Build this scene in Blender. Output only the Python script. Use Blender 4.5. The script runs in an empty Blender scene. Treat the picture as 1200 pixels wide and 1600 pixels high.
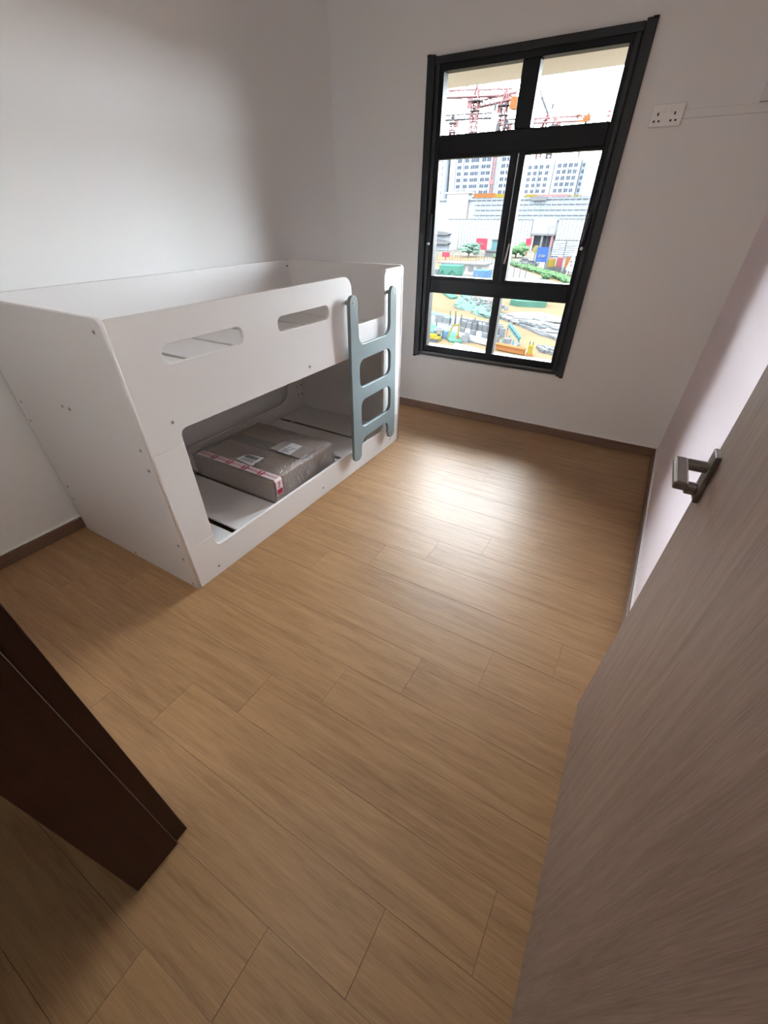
import bpy, bmesh, math, random
from mathutils import Vector, Matrix
random.seed(7)
SC = bpy.context.scene
COL = SC.collection

# ------------------------------------------------------------------ camera
cam_data = bpy.data.cameras.new('camera')
cam = bpy.data.objects.new('camera', cam_data)
COL.objects.link(cam)
SC.camera = cam
F_PX, PITCH, YAW, ROLL, CX, CY = 642.93, 0.669499, -0.545059, -0.001819, 590.46, 842.88
cyw, syw = math.cos(YAW), math.sin(YAW)
cpt, spt = math.cos(PITCH), math.sin(PITCH)
fwd = Vector((syw * cpt, cyw * cpt, -spt))
rgt = Vector((cyw, -syw, 0))
upv = rgt.cross(fwd)
r2 = math.cos(ROLL) * rgt + math.sin(ROLL) * upv
u2 = -math.sin(ROLL) * rgt + math.cos(ROLL) * upv
rot = Matrix((r2, u2, -fwd)).transposed()
cam.matrix_world = Matrix.Translation((0, 0, 1.5)) @ rot.to_4x4()
cam_data.sensor_fit = 'HORIZONTAL'
cam_data.sensor_width = 36
cam_data.lens = F_PX / 1200 * 36
cam_data.shift_x = (600 - CX) / 1200
cam_data.shift_y = (CY - 800) / 1200
cam_data.clip_start = 0.02
cam_data.clip_end = 3000

# ------------------------------------------------------------------ sky, exposure
SKY = 50.0
world = bpy.data.worlds.new('overcast_sky')
SC.world = world
world.use_nodes = True
wn = world.node_tree.nodes
bg = wn['Background']
bg.inputs['Color'].default_value = (0.91, 0.975, 1.03, 1)
bg.inputs['Strength'].default_value = SKY
ROOM_FILL = 8.0
HALL_FILL = 7.0
SC.view_settings.view_transform = 'Standard'
SC.view_settings.look = 'None'
SC.view_settings.gamma = 1
SC.view_settings.use_curve_mapping = False
SC.view_settings.exposure = 0.1
try:
    SC.cycles.max_bounces = 14
    SC.cycles.diffuse_bounces = 8
    SC.cycles.glossy_bounces = 4
    SC.cycles.transparent_max_bounces = 16
    SC.cycles.caustics_reflective = False
    SC.cycles.caustics_refractive = False
    SC.cycles.sample_clamp_indirect = 12
    SC.cycles.use_denoising = True
except Exception:
    pass


# ------------------------------------------------------------------ materials
def new_mat(name):
    m = bpy.data.materials.new(name)
    m.use_nodes = True
    nt = m.node_tree
    return m, nt, nt.nodes['Principled BSDF']


def mat(name, col, rough=0.5, metal=0.0, vary=0.0, vscale=6.0, bump=0.0, bscale=60.0, spec=0.5):
    m, nt, b = new_mat(name)
    b.inputs['Base Color'].default_value = (*col, 1)
    b.inputs['Roughness'].default_value = rough
    b.inputs['Metallic'].default_value = metal
    b.inputs['Specular IOR Level'].default_value = spec
    geo = nt.nodes.new('ShaderNodeNewGeometry')
    if vary:
        n = nt.nodes.new('ShaderNodeTexNoise')
        n.inputs['Scale'].default_value = vscale
        n.inputs['Detail'].default_value = 4
        nt.links.new(geo.outputs['Position'], n.inputs['Vector'])
        mx = nt.nodes.new('ShaderNodeMix')
        mx.data_type = 'RGBA'
        mx.inputs['A'].default_value = (*[c * (1 - vary) for c in col], 1)
        mx.inputs['B'].default_value = (*[min(1, c * (1 + vary)) for c in col], 1)
        nt.links.new(n.outputs['Fac'], mx.inputs['Factor'])
        nt.links.new(mx.outputs['Result'], b.inputs['Base Color'])
    if bump:
        n2 = nt.nodes.new('ShaderNodeTexNoise')
        n2.inputs['Scale'].default_value = bscale
        n2.inputs['Detail'].default_value = 3
        nt.links.new(geo.outputs['Position'], n2.inputs['Vector'])
        bp = nt.nodes.new('ShaderNodeBump')
        bp.inputs['Strength'].default_value = bump
        bp.inputs['Distance'].default_value = 0.002
        nt.links.new(n2.outputs['Fac'], bp.inputs['Height'])
        nt.links.new(bp.outputs['Normal'], b.inputs['Normal'])
    return m


def wood(name, dark, light, axis, rough, fine, coarse, bump, per_piece=False, spec=0.5, bdist=0.001):
    """grain stretched along one world axis; per_piece shifts it by each object's own random number"""
    m, nt, b = new_mat(name)
    L = nt.links
    geo = nt.nodes.new('ShaderNodeNewGeometry')
    src = geo.outputs['Position']
    oi = nt.nodes.new('ShaderNodeObjectInfo')
    if per_piece:
        sc = nt.nodes.new('ShaderNodeVectorMath')
        sc.operation = 'SCALE'
        sc.inputs[0].default_value = (37.0, 91.0, 13.0)
        L.new(oi.outputs['Random'], sc.inputs['Scale'])
        ad = nt.nodes.new('ShaderNodeVectorMath')
        ad.operation = 'ADD'
        L.new(src, ad.inputs[0])
        L.new(sc.outputs[0], ad.inputs[1])
        src = ad.outputs[0]

    def grain(scale, stretch, detail, dist=0.0):
        mp = nt.nodes.new('ShaderNodeMapping')
        s = [scale] * 3
        s[axis] = scale * stretch
        mp.inputs['Scale'].default_value = s
        L.new(src, mp.inputs['Vector'])
        n = nt.nodes.new('ShaderNodeTexNoise')
        n.inputs['Scale'].default_value = 1.0
        n.inputs['Detail'].default_value = detail
        n.inputs['Roughness'].default_value = 0.6
        n.inputs['Distortion'].default_value = dist
        L.new(mp.outputs[0], n.inputs['Vector'])
        return n.outputs['Fac']
    g1 = grain(coarse, 0.07, 5, 0.6)
    g2 = grain(fine, 0.035, 3)
    g3 = grain(1.7, 0.6, 2)
    mix = nt.nodes.new('ShaderNodeMath')
    mix.operation = 'MULTIPLY_ADD'
    mix.inputs[1].default_value = 0.55
    L.new(g1, mix.inputs[0])
    m2 = nt.nodes.new('ShaderNodeMath')
    m2.operation = 'MULTIPLY'
    m2.inputs[1].default_value = 0.45
    L.new(g2, m2.inputs[0])
    L.new(m2.outputs[0], mix.inputs[2])
    m3 = nt.nodes.new('ShaderNodeMath')
    m3.operation = 'MULTIPLY_ADD'
    m3.inputs[1].default_value = 0.22
    L.new(g3, m3.inputs[0])
    L.new(mix.outputs[0], m3.inputs[2])
    last = m3.outputs[0]
    if per_piece:
        m4 = nt.nodes.new('ShaderNodeMath')
        m4.operation = 'MULTIPLY_ADD'
        m4.inputs[1].default_value = 0.02
        L.new(oi.outputs['Random'], m4.inputs[0])
        L.new(last, m4.inputs[2])
        last = m4.outputs[0]
    cr = nt.nodes.new('ShaderNodeValToRGB')
    cr.color_ramp.elements[0].position = 0.40
    cr.color_ramp.elements[0].color = (*dark, 1)
    cr.color_ramp.elements[1].position = 0.82
    cr.color_ramp.elements[1].color = (*light, 1)
    L.new(last, cr.inputs['Fac'])
    L.new(cr.outputs['Color'], b.inputs['Base Color'])
    b.inputs['Roughness'].default_value = rough
    b.inputs['Specular IOR Level'].default_value = spec
    bp = nt.nodes.new('ShaderNodeBump')
    bp.inputs['Strength'].default_value = bump
    bp.inputs['Distance'].default_value = bdist
    L.new(mix.outputs[0], bp.inputs['Height'])
    L.new(bp.outputs['Normal'], b.inputs['Normal'])
    return m


M = {}
M['wall'] = mat('painted_wall', (0.885, 0.885, 0.885), 0.75, vary=0.015, vscale=1.5, bump=0.12, bscale=220)
M['wall_pink'] = mat('painted_wall_lilac', (0.80, 0.715, 0.765), 0.75, vary=0.01, vscale=1.5, bump=0.12, bscale=220)
M['ceiling'] = mat('ceiling_paint', (0.92, 0.915, 0.91), 0.85, vary=0.01)
M['floor'] = wood('oak_laminate', (0.180, 0.092, 0.039), (0.368, 0.215, 0.100), 0, 0.44, 330, 34, 0.5, per_piece=True, spec=0.37)
M['subfloor'] = mat('subfloor', (0.10, 0.06, 0.035), 0.8, vary=0.1)
M['skirting'] = wood('brown_skirting', (0.105, 0.056, 0.036), (0.20, 0.118, 0.080), 0, 0.45, 200, 30, 0.2)
M['skirting_y'] = wood('brown_skirting_side', (0.105, 0.056, 0.036), (0.20, 0.118, 0.080), 1, 0.45, 200, 30, 0.2)
M['frame_wood'] = wood('dark_door_frame', (0.024, 0.008, 0.0045), (0.054, 0.018, 0.010), 2, 0.5, 260, 36, 0.3, spec=0.25)
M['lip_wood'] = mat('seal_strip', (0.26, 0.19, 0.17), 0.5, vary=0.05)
M['door_wood'] = wood('grey_brown_door', (0.098, 0.060, 0.045), (0.285, 0.198, 0.160), 2, 0.42, 420, 44, 0.7)
M['black_alu'] = mat('black_aluminium', (0.006, 0.006, 0.0075), 0.5, vary=0.15, vscale=30, spec=0.22)
M['grey_alu'] = mat('dark_grey_aluminium', (0.020, 0.020, 0.022), 0.45, vary=0.1, vscale=30, spec=0.3)
M['white_board'] = mat('white_melamine', (0.80, 0.785, 0.785), 0.38, vary=0.008, vscale=3, bump=0.03, bscale=400)
M['ladder'] = mat('blue_grey_lacquer', (0.200, 0.256, 0.270), 0.42, vary=0.02)
M['steel'] = mat('steel', (0.55, 0.54, 0.52), 0.32, 1.0, vary=0.05, vscale=80)
M['dark'] = mat('dark_recess', (0.02, 0.02, 0.02), 0.7, vary=0.1)
M['bronze'] = mat('brushed_bronze', (0.235, 0.205, 0.185), 0.36, 1.0, vary=0.08, vscale=150)
M['socket'] = mat('white_plastic', (0.93, 0.91, 0.89), 0.35, vary=0.01)
M['sealant'] = mat('white_sealant', (0.86, 0.85, 0.84), 0.5, vary=0.02)
M['card'] = mat('brown_cardboard', (0.62, 0.48, 0.405), 0.7, vary=0.14, vscale=9, bump=0.15)
M['tape_white'] = mat('tape_white', (0.80, 0.70, 0.71), 0.3, vary=0.04, vscale=50)
M['tape_red'] = mat('tape_red', (0.42, 0.020, 0.055), 0.35, vary=0.06, vscale=50)
M['paper'] = mat('label_paper', (0.78, 0.78, 0.78), 0.5, vary=0.03, vscale=30)
M['ink'] = mat('label_ink', (0.06, 0.06, 0.065), 0.5, vary=0.1, vscale=50)
M['grey_tape'] = mat('packing_tape', (0.46, 0.42, 0.40), 0.25, vary=0.08, vscale=25)

g, nt, b = new_mat('window_glass')
tr = nt.nodes.new('ShaderNodeBsdfTransparent')
tr.inputs['Color'].default_value = (0.97, 0.98, 0.98, 1)
gl = nt.nodes.new('ShaderNodeBsdfGlossy')
gl.inputs['Roughness'].default_value = 0.01
fr = nt.nodes.new('ShaderNodeFresnel')
fr.inputs['IOR'].default_value = 1.35
mx = nt.nodes.new('ShaderNodeMixShader')
nt.links.new(fr.outputs[0], mx.inputs[0])
nt.links.new(tr.outputs[0], mx.inputs[1])
nt.links.new(gl.outputs[0], mx.inputs[2])
nt.links.new(mx.outputs[0], nt.nodes['Material Output'].inputs['Surface'])
M['glass'] = g

g, nt, b = new_mat('clear_film')
tr = nt.nodes.new('ShaderNodeBsdfTransparent')
tr.inputs['Color'].default_value = (0.95, 0.95, 0.95, 1)
gl = nt.nodes.new('ShaderNodeBsdfGlossy')
gl.inputs['Roughness'].default_value = 0.14
lw = nt.nodes.new('ShaderNodeLayerWeight')
lw.inputs['Blend'].default_value = 0.25
mm = nt.nodes.new('ShaderNodeMath')
mm.operation = 'MULTIPLY_ADD'
mm.inputs[1].default_value = 0.5
mm.inputs[2].default_value = 0.16
nt.links.new(lw.outputs['Fresnel'], mm.inputs[0])
df = nt.nodes.new('ShaderNodeBsdfDiffuse')
df.inputs['Color'].default_value = (0.85, 0.83, 0.82, 1)
m0 = nt.nodes.new('ShaderNodeMixShader')
m0.inputs[0].default_value = 0.16
nt.links.new(tr.outputs[0], m0.inputs[1])
nt.links.new(df.outputs[0], m0.inputs[2])
mx = nt.nodes.new('ShaderNodeMixShader')
nt.links.new(mm.outputs[0], mx.inputs[0])
nt.links.new(m0.outputs[0], mx.inputs[1])
nt.links.new(gl.outputs[0], mx.inputs[2])
nz = nt.nodes.new('ShaderNodeTexNoise')
nz.inputs['Scale'].default_value = 16
nz.inputs['Detail'].default_value = 5
nz.inputs['Distortion'].default_value = 1.8
gg = nt.nodes.new('ShaderNodeNewGeometry')
nt.links.new(gg.outputs['Position'], nz.inputs['Vector'])
bp = nt.nodes.new('ShaderNodeBump')
bp.inputs['Strength'].default_value = 0.9
bp.inputs['Distance'].default_value = 0.03
nt.links.new(nz.outputs['Fac'], bp.inputs['Height'])
nt.links.new(bp.outputs['Normal'], gl.inputs['Normal'])
nt.links.new(mx.outputs[0], nt.nodes['Material Output'].inputs['Surface'])
M['film'] = g

OUT = 0.029      # exposure of the view put into the colour: outdoor tones darkened below real albedo


def omat(name, col, vary=0.06, vscale=0.6, rough=0.85):
    return mat(name, tuple(c * OUT for c in col), 1.0, vary=vary, vscale=vscale, spec=0.0)


# ------------------------------------------------------------------ mesh helpers
class MB:
    def __init__(self):
        self.v, self.f = [], []

    def add(self, vs, fs):
        n = len(self.v)
        self.v += [tuple(p) for p in vs]
        self.f += [tuple(i + n for i in f) for f in fs]
        return self

    def box(self, a, c):
        x0, y0, z0 = (min(a[i], c[i]) for i in range(3))
        x1, y1, z1 = (max(a[i], c[i]) for i in range(3))
        return self.add([(x0, y0, z0), (x1, y0, z0), (x1, y1, z0), (x0, y1, z0),
                         (x0, y0, z1), (x1, y0, z1), (x1, y1, z1), (x0, y1, z1)],
                        [(0, 3, 2, 1), (4, 5, 6, 7), (0, 1, 5, 4), (1, 2, 6, 5), (2, 3, 7, 6), (3, 0, 4, 7)])

    def obox(self, c, size, yaw):
        """box standing on c (centre of its base), turned by yaw"""
        sx, sy, sz = size[0] / 2, size[1] / 2, size[2]
        ca, sa = math.cos(yaw), math.sin(yaw)
        vs = []
        for z in (0, sz):
            for (x, y) in ((-sx, -sy), (sx, -sy), (sx, sy), (-sx, sy)):
                vs.append((c[0] + x * ca - y * sa, c[1] + x * sa + y * ca, c[2] + z))
        return self.add(vs, [(0, 3, 2, 1), (4, 5, 6, 7), (0, 1, 5, 4), (1, 2, 6, 5), (2, 3, 7, 6), (3, 0, 4, 7)])

    def bar(self, p, q, w, n=4):
        p, q = Vector(p), Vector(q)
        d = (q - p).normalized()
        a = d.orthogonal().normalized()
        c = d.cross(a)
        vs = []
        for o in (p, q):
            for k in range(n):
                t = 2 * math.pi * (k + 0.5) / n
                vs.append(o + (a * math.cos(t) + c * math.sin(t)) * w * 0.5)
        fs = [(k, (k + 1) % n, n + (k + 1) % n, n + k) for k in range(n)]
        fs += [tuple(range(n))[::-1], tuple(range(n, 2 * n))]
        return self.add(vs, fs)

    def prism(self, pts, ext):
        """pts: planar 3-D outline, ext: extrusion vector"""
        n = len(pts)
        ext = Vector(ext)
        vs = [Vector(p) for p in pts] + [Vector(p) + ext for p in pts]
        fs = [(k, (k + 1) % n, n + (k + 1) % n, n + k) for k in range(n)]
        fs += [tuple(range(n))[::-1], tuple(range(n, 2 * n))]
        return self.add(vs, fs)

    def blob(self, c, r, seed, nu=10, nv=7, rough=0.25):
        rnd = random.Random(seed)
        vs, fs = [], []
        for j in range(nv + 1):
            th = math.pi * j / nv
            for i in range(nu):
                ph = 2 * math.pi * i / nu
                k = 1 + rnd.uniform(-rough, rough)
                vs.append((c[0] + r[0] * k * math.sin(th) * math.cos(ph), c[1] + r[1] * k * math.sin(th) * math.sin(ph),
                           c[2] + r[2] * k * math.cos(th)))
        for j in range(nv):
            for i in range(nu):
                fs.append((j * nu + i, (j + 1) * nu + i, (j + 1) * nu + (i + 1) % nu, j * nu + (i + 1) % nu))
        return self.add(vs, fs)


def wloc(o):
    l = Vector((0, 0, 0))
    while o is not None:
        l += o.location
        o = o.parent
    return l


def obj(name, mb, m, parent=None, bevel=0.0, raw=False, smooth=False, seg=2):
    if isinstance(mb, MB):
        me = bpy.data.meshes.new(name)
        off = Vector((0, 0, 0)) if (raw or parent is None) else wloc(parent)
        me.from_pydata([Vector(p) - off for p in mb.v], [], mb.f)
        bm = bmesh.new()
        bm.from_mesh(me)
        bmesh.ops.recalc_face_normals(bm, faces=bm.faces)
        bm.to_mesh(me)
        bm.free()
    else:
        me = mb
    me.materials.clear()
    me.materials.append(m)
    o = bpy.data.objects.new(name, me)
    COL.objects.link(o)
    if parent is not None:
        o.parent = parent
    if smooth:
        for p in me.polygons:
            p.use_smooth = True
    if bevel:
        bv = o.modifiers.new('bevel', 'BEVEL')
        bv.width = bevel
        bv.segments = seg
        bv.limit_method = 'ANGLE'
        bv.angle_limit = 0.6
    return o


def tag(o, label, cat, group=None):
    o['label'] = label
    o['category'] = cat
    if group:
        o['group'] = group
    return o


def thing(name, label, cat, loc, group=None, rz=0.0):
    o = bpy.data.objects.new(name, None)
    o.empty_display_size = 0.1
    COL.objects.link(o)
    o.location = loc
    o.rotation_euler = (0, 0, rz)
    return tag(o, label, cat, group)


def struct(o):
    o['kind'] = 'structure'
    return o


def empty_struct(name, loc, rz=0.0):
    o = bpy.data.objects.new(name, None)
    o.empty_display_size = 0.1
    COL.objects.link(o)
    o.location = loc
    o.rotation_euler = (0, 0, rz)
    return struct(o)


def B(a, c):
    return MB().box(a, c)


def fillet(pts, n=6):
    """2-D polygon of (x, y[, radius]) with rounded corners"""
    out = []
    k = len(pts)
    for i in range(k):
        p = Vector(pts[i][:2])
        r = pts[i][2] if len(pts[i]) > 2 else 0
        if not r:
            out.append((p.x, p.y))
            continue
        a = (Vector(pts[i - 1][:2]) - p)
        c = (Vector(pts[(i + 1) % k][:2]) - p)
        la, lc = a.length, c.length
        a.normalize()
        c.normalize()
        ang = math.acos(max(-1, min(1, a.dot(c))))
        t = min(r / math.tan(ang / 2), la * 0.49, lc * 0.49)
        rr = t * math.tan(ang / 2)
        ctr = p + (a + c).normalized() * (rr / math.sin(ang / 2))
        s, e = p + a * t - ctr, p + c * t - ctr
        sa, ea = math.atan2(s.y, s.x), math.atan2(e.y, e.x)
        d = (ea - sa + math.pi) % (2 * math.pi) - math.pi
        for j in range(n + 1):
            w = sa + d * j / n
            out.append((ctr.x + rr * math.cos(w), ctr.y + rr * math.sin(w)))
    return out


def curve_mesh(cu, mtx):
    tmp = bpy.data.objects.new('tmp', cu)
    COL.objects.link(tmp)
    dg = bpy.context.evaluated_depsgraph_get()
    dg.update()
    me = bpy.data.meshes.new_from_object(tmp.evaluated_get(dg))
    bpy.data.objects.remove(tmp)
    me.transform(mtx)
    return me


def board(outer, holes, x0, x1, bev=0.0015):
    """board in the Y-Z plane with rounded cut-outs, between x0 and x1 (world)"""
    cu = bpy.data.curves.new('outline', 'CURVE')
    cu.dimensions = '2D'
    cu.fill_mode = 'BOTH'
    t = abs(x1 - x0) / 2
    cu.extrude = t - bev
    cu.bevel_depth = bev
    cu.bevel_resolution = 1
    cu.offset = -bev
    for loop in [outer] + holes:
        pts = fillet(loop)
        sp = cu.splines.new('POLY')
        sp.points.add(len(pts) - 1)
        for q, p in zip(sp.points, pts):
            q.co = (p[0], p[1], 0, 1)
        sp.use_cyclic_u = True
    # curve x -> world y, curve y -> world z, curve z -> world x
    mtx = Matrix(((0, 0, 1, (x0 + x1) / 2), (1, 0, 0, 0), (0, 1, 0, 0), (0, 0, 0, 1)))
    return curve_mesh(cu, mtx)


def rect(y0, y1, z0, z1, r):
    return [(y0, z0, r), (y1, z0, r), (y1, z1, r), (y0, z1, r)]


def text_mesh(s, size, mtx, ext=0.0002):
    cu = bpy.data.curves.new('text', 'FONT')
    cu.body = s
    cu.size = size
    cu.extrude = ext
    cu.align_x = 'CENTER'
    cu.align_y = 'CENTER'
    cu.resolution_u = 3
    return curve_mesh(cu, mtx)


# ------------------------------------------------------------------ room shell
XL, XR, YB, ZC = -2.60, 0.335, 3.63, 2.72
WX0, WX1, WZ0, WZ1 = -1.795, -0.495, 0.505, 2.285       # window opening
YF0, YF1 = -0.094, 0.040                                # the wall with the doorway
CY0 = -1.55                                             # far side of the corridor

floor = struct(obj('floor', B((XL - 0.1, CY0 - 0.1, -0.12), (1.3, YB + 0.1, -0.012)), M['subfloor']))
pitch, plank_len = 0.1955, 1.274
for k in range(-9, 19):
    y0, y1 = 0.035 + pitch * k, 0.035 + pitch * (k + 1)
    y0, y1 = max(y0, CY0), min(y1, YB)
    if y1 - y0 < 0.01:
        continue
    x_hi = XR if y0 > 0.03 else 1.2
    j0 = (0.109 + 0.25 * (k - 6)) % plank_len
    xs = [XL] + [j for j in (j0 + plank_len * n for n in range(-6, 6)) if XL + 0.02 < j < x_hi - 0.02] + [x_hi]
    for a, c in zip(xs[:-1], xs[1:]):
        gp = 0.0004
        obj('plank', B((a + gp, y0 + gp, -0.012), (c - gp, y1 - gp, random.uniform(-0.0002, 0.0))), M['floor'], floor, bevel=0.0005, seg=1)

struct(obj('wall_left', B((XL - 0.12, CY0, -0.012), (XL, YB, ZC)), M['wall']))
struct(obj('wall_right', B((XR, YF0, -0.012), (XR + 0.12, YB, ZC)), M['wall_pink']))
w = MB()
w.box((XL - 0.12, YB, -0.012), (WX0, YB + 0.08, ZC))
w.box((WX1, YB, -0.012), (XR + 0.12, YB + 0.08, ZC))
w.box((WX0, YB, -0.012), (WX1, YB + 0.08, WZ0))
w.box((WX0, YB, WZ1), (WX1, YB + 0.08, ZC))
struct(obj('wall_back', w, M['wall']))
w = MB()
w.box((XL, YF0, -0.012), (-0.765, YF1, ZC))
w.box((0.275, YF0, -0.012), (XR, YF1, ZC))
w.box((-0.765, YF0, 2.10), (0.275, YF1, ZC))
struct(obj('wall_front', w, M['wall']))
struct(obj('wall_corridor', B((XL - 0.12, CY0 - 0.12, -0.012), (1.3, CY0, ZC)), M['wall']))
struct(obj('wall_corridor_end', B((1.2, CY0, -0.012), (1.3, YF0, ZC)), M['wall']))
struct(obj('wall_corridor_side', B((XR + 0.12, YF0, -0.012), (1.3, YF1, ZC)), M['wall']))
struct(obj('ceiling', B((XL - 0.12, CY0 - 0.12, ZC), (1.3, YB + 0.14, ZC + 0.12)), M['ceiling']))

bh, bt = 0.070, 0.018
struct(obj('baseboard_back', B((XL, YB - bt, 0), (XR, YB, bh)), M['skirting'], bevel=0.003))
struct(obj('baseboard_left', B((XL, YF1, 0), (XL + bt, YB - bt, bh)), M['skirting_y'], bevel=0.003))
struct(obj('baseboard_right', B((XR - bt, YF1, 0), (XR, YB - bt, bh)), M['skirting_y'], bevel=0.003))
struct(obj('baseboard_front', B((XL + bt, YF1, 0), (-0.86, YF1 + bt, bh)), M['skirting'], bevel=0.003))
# thin paint-coloured caulk bead on top of each skirting
for nm, a, c in (('trim_1', (XL, YB - 0.010, bh), (XR, YB, bh + 0.004)), ('trim_2', (XL, YF1, bh), (XL + 0.010, YB - 0.01, bh + 0.004)),
                 ('trim_3', (XR - 0.010, YF1, bh), (XR, YB - 0.01, bh + 0.004))):
    struct(obj(nm, B(a, c), M['sealant']))

# door frame in the near wall
t = empty_struct('trim_4', (-0.75, -0.02, 0))
obj('jamb', B((-0.765, -0.100, 0), (-0.733, 0.032, 2.10)), M['frame_wood'], t, bevel=0.002)
obj('jamb_rebate', B((-0.765, 0.034, 0), (-0.741, 0.074, 2.10)), M['frame_wood'], t, bevel=0.002)
obj('door_seal', B((-0.765, 0.0322, 0), (-0.7325, 0.0338, 2.10)), M['lip_wood'], t)  # thin pale strip between jamb and rebate
obj('architrave', B((-0.830, 0.040, 0), (-0.766, 0.060, 2.12)), M['frame_wood'], t, bevel=0.002)
obj('jamb', B((0.250, -0.100, 0), (0.275, 0.045, 2.10)), M['frame_wood'], t, bevel=0.002)
obj('head_jamb', B((-0.733, -0.100, 2.075), (0.25, 0.045, 2.10)), M['frame_wood'], t, bevel=0.002)

# ------------------------------------------------------------------ door leaf, open against the right wall
door = empty_struct('door_1', (0.2385, 0.072, 0.006), math.atan(0.0187))
DL = 1.062
obj('leaf', B((0, 0, 0), (0.040, DL, 2.055)), M['door_wood'], door, bevel=0.002, raw=True)
for z in (0.25, 1.0, 1.80):
    h = MB()
    h.bar((0.020, -0.008, z - 0.05), (0.020, -0.008, z + 0.05), 0.014, 10)
    obj('hinge', h, M['bronze'], door, raw=True)
hd = obj('handle', B((-0.011, DL - 0.060, 0.962), (0, DL - 0.006, 1.078)), M['bronze'], door, bevel=0.002, raw=True)
h = MB()
h.bar((-0.011, DL - 0.033, 1.040), (-0.052, DL - 0.033, 1.040), 0.026, 14)
obj('lever_neck', h, M['bronze'], hd, raw=True)
obj('lever', B((-0.078, DL - 0.158, 1.031), (-0.050, DL - 0.018, 1.050)), M['bronze'], hd, bevel=0.005, raw=True)
h = MB()
h.bar((-0.011, DL - 0.036, 0.985), (-0.033, DL - 0.036, 0.985), 0.030, 16)
obj('thumb_turn', h, M['bronze'], hd, raw=True, bevel=0.003)

# ------------------------------------------------------------------ window
win = empty_struct('window_1', ((WX0 + WX1) / 2, YB, WZ0))
K, G = M['black_alu'], M['grey_alu']
# surface-mounted side channels in front of the wall
for (xo, xi) in ((-1.806, -1.752), (-0.484, -0.538)):
    obj('side_channel', B((xo, 3.606, 0.486), (xi, 3.632, 2.300)), G, win, bevel=0.003)
    obj('channel_cap', B((xo, 3.603, 0.478), (xi * 0.5 + xo * 0.5, 3.632, 0.489)), K, win, bevel=0.001)
    obj('channel_cap', B((xo, 3.603, 2.292), (xi * 0.5 + xo * 0.5, 3.632, 2.302)), K, win, bevel=0.001)
obj('groove_backing', B((-1.756, 3.628, 0.500), (-1.740, 3.700, 2.288)), K, win)
obj('groove_backing', B((-0.550, 3.628, 0.500), (-0.534, 3.700, 2.288)), K, win)
for (xo, xi) in ((-1.743, -1.715), (-0.547, -0.575)):
    obj('frame_stile', B((xo, 3.614, 0.500), (xi, 3.715, 2.288)), G, win, bevel=0.003)
for (xo, xi) in ((-1.714, -1.690), (-0.576, -0.600)):
    obj('inner_stile', B((xo, 3.626, 0.520), (xi, 3.700, 2.270)), K, win, bevel=0.003)
obj('head_rail', B((-1.750, 3.610, 2.255), (-0.540, 3.715, 2.292)), G, win, bevel=0.004)
obj('head_rail', B((-1.714, 3.622, 2.224), (-0.576, 3.700, 2.256)), K, win, bevel=0.003)
obj('sill_rail', B((-1.750, 3.608, 0.496), (-0.540, 3.715, 0.530)), G, win, bevel=0.003)
obj('sill_rail', B((-1.714, 3.622, 0.530), (-0.576, 3.700, 0.578)), K, win, bevel=0.003)
obj('transom', B((-1.690, 3.626, 1.815), (-0.600, 3.700, 1.925)), K, win, bevel=0.006)
obj('transom', B((-1.690, 3.626, 0.985), (-0.600, 3.700, 1.085)), K, win, bevel=0.006)
obj('mullion', B((-1.176, 3.626, 1.925), (-1.070, 3.700, 2.224)), K, win, bevel=0.006)
obj('mullion', B((-1.142, 3.626, 0.578), (-1.084, 3.700, 0.985)), K, win, bevel=0.005)


M['lip'] = mat('light_grey_aluminium', (0.13, 0.128, 0.125), 0.45, vary=0.08, vscale=40)  # paler tone paints the window's reflection along the sill edge
obj('sill_lip', B((-1.712, 3.604, 0.516), (-0.578, 3.612, 0.529)), M['lip'], win, bevel=0.002)
obj('sill_groove', B((-1.712, 3.606, 0.530), (-0.578, 3.612, 0.533)), K, win)


def ring(x0, x1, z0, z1, wl, wr, wb, wt, y0, y1):
    m = MB()
    m.box((x0, y0, z0), (x0 + wl, y1, z1))
    m.box((x1 - wr, y0, z0), (x1, y1, z1))
    m.box((x0 + wl, y0, z0), (x1 - wr, y1, z0 + wb))
    m.box((x0 + wl, y0, z1 - wt), (x1 - wr, y1, z1))
    return m


sashL = obj('sash', ring(-1.700, -1.118, 1.082, 1.818, 0.016, 0.052, 0.022, 0.016, 3.622, 3.690), K, win, bevel=0.003)
sashR = obj('sash', ring(-1.112, -0.592, 1.082, 1.818, 0.042, 0.014, 0.022, 0.016, 3.624, 3.690), K, win, bevel=0.003)
h = B((-1.102, 3.606, 1.205), (-1.082, 3.625, 1.36))
obj('lock_plate', h, K, sashR, bevel=0.002)
h = MB()
h.bar((-1.088, 3.590, 1.21), (-1.074, 3.598, 1.33), 0.010, 8)
obj('lock_lever', h, M['steel'], sashR)
for x, s in ((-1.712, sashL), (-0.578, sashR)):
    obj('sash_handle', B((x - 0.012, 3.596, 1.33), (x + 0.012, 3.620, 1.50)), K, s, bevel=0.004)
    h = MB()
    h.bar((x, 3.598, 1.315), (x, 3.586, 1.315), 0.020, 12)
    obj('handle_rivet', h, M['steel'], s)
for (a, c, z0, z1) in ((-1.692, -1.172, 1.92, 2.228), (-1.074, -0.598, 1.92, 2.228), (-1.690, -1.160, 1.10, 1.806),
                       (-1.075, -0.600, 1.10, 1.806), (-1.692, -1.138, 0.574, 0.99), (-1.088, -0.598, 0.574, 0.99)):
    obj('pane', B((a, 3.660, z0), (c, 3.666, z1)), M['glass'], win)
s = MB()
s.box((-0.4845, 3.622, 0.488), (-0.478, 3.630, 2.300))
s.box((-1.812, 3.624, 0.488), (-1.8055, 3.630, 2.300))
obj('sealant_bead', s, M['sealant'], win)

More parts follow.
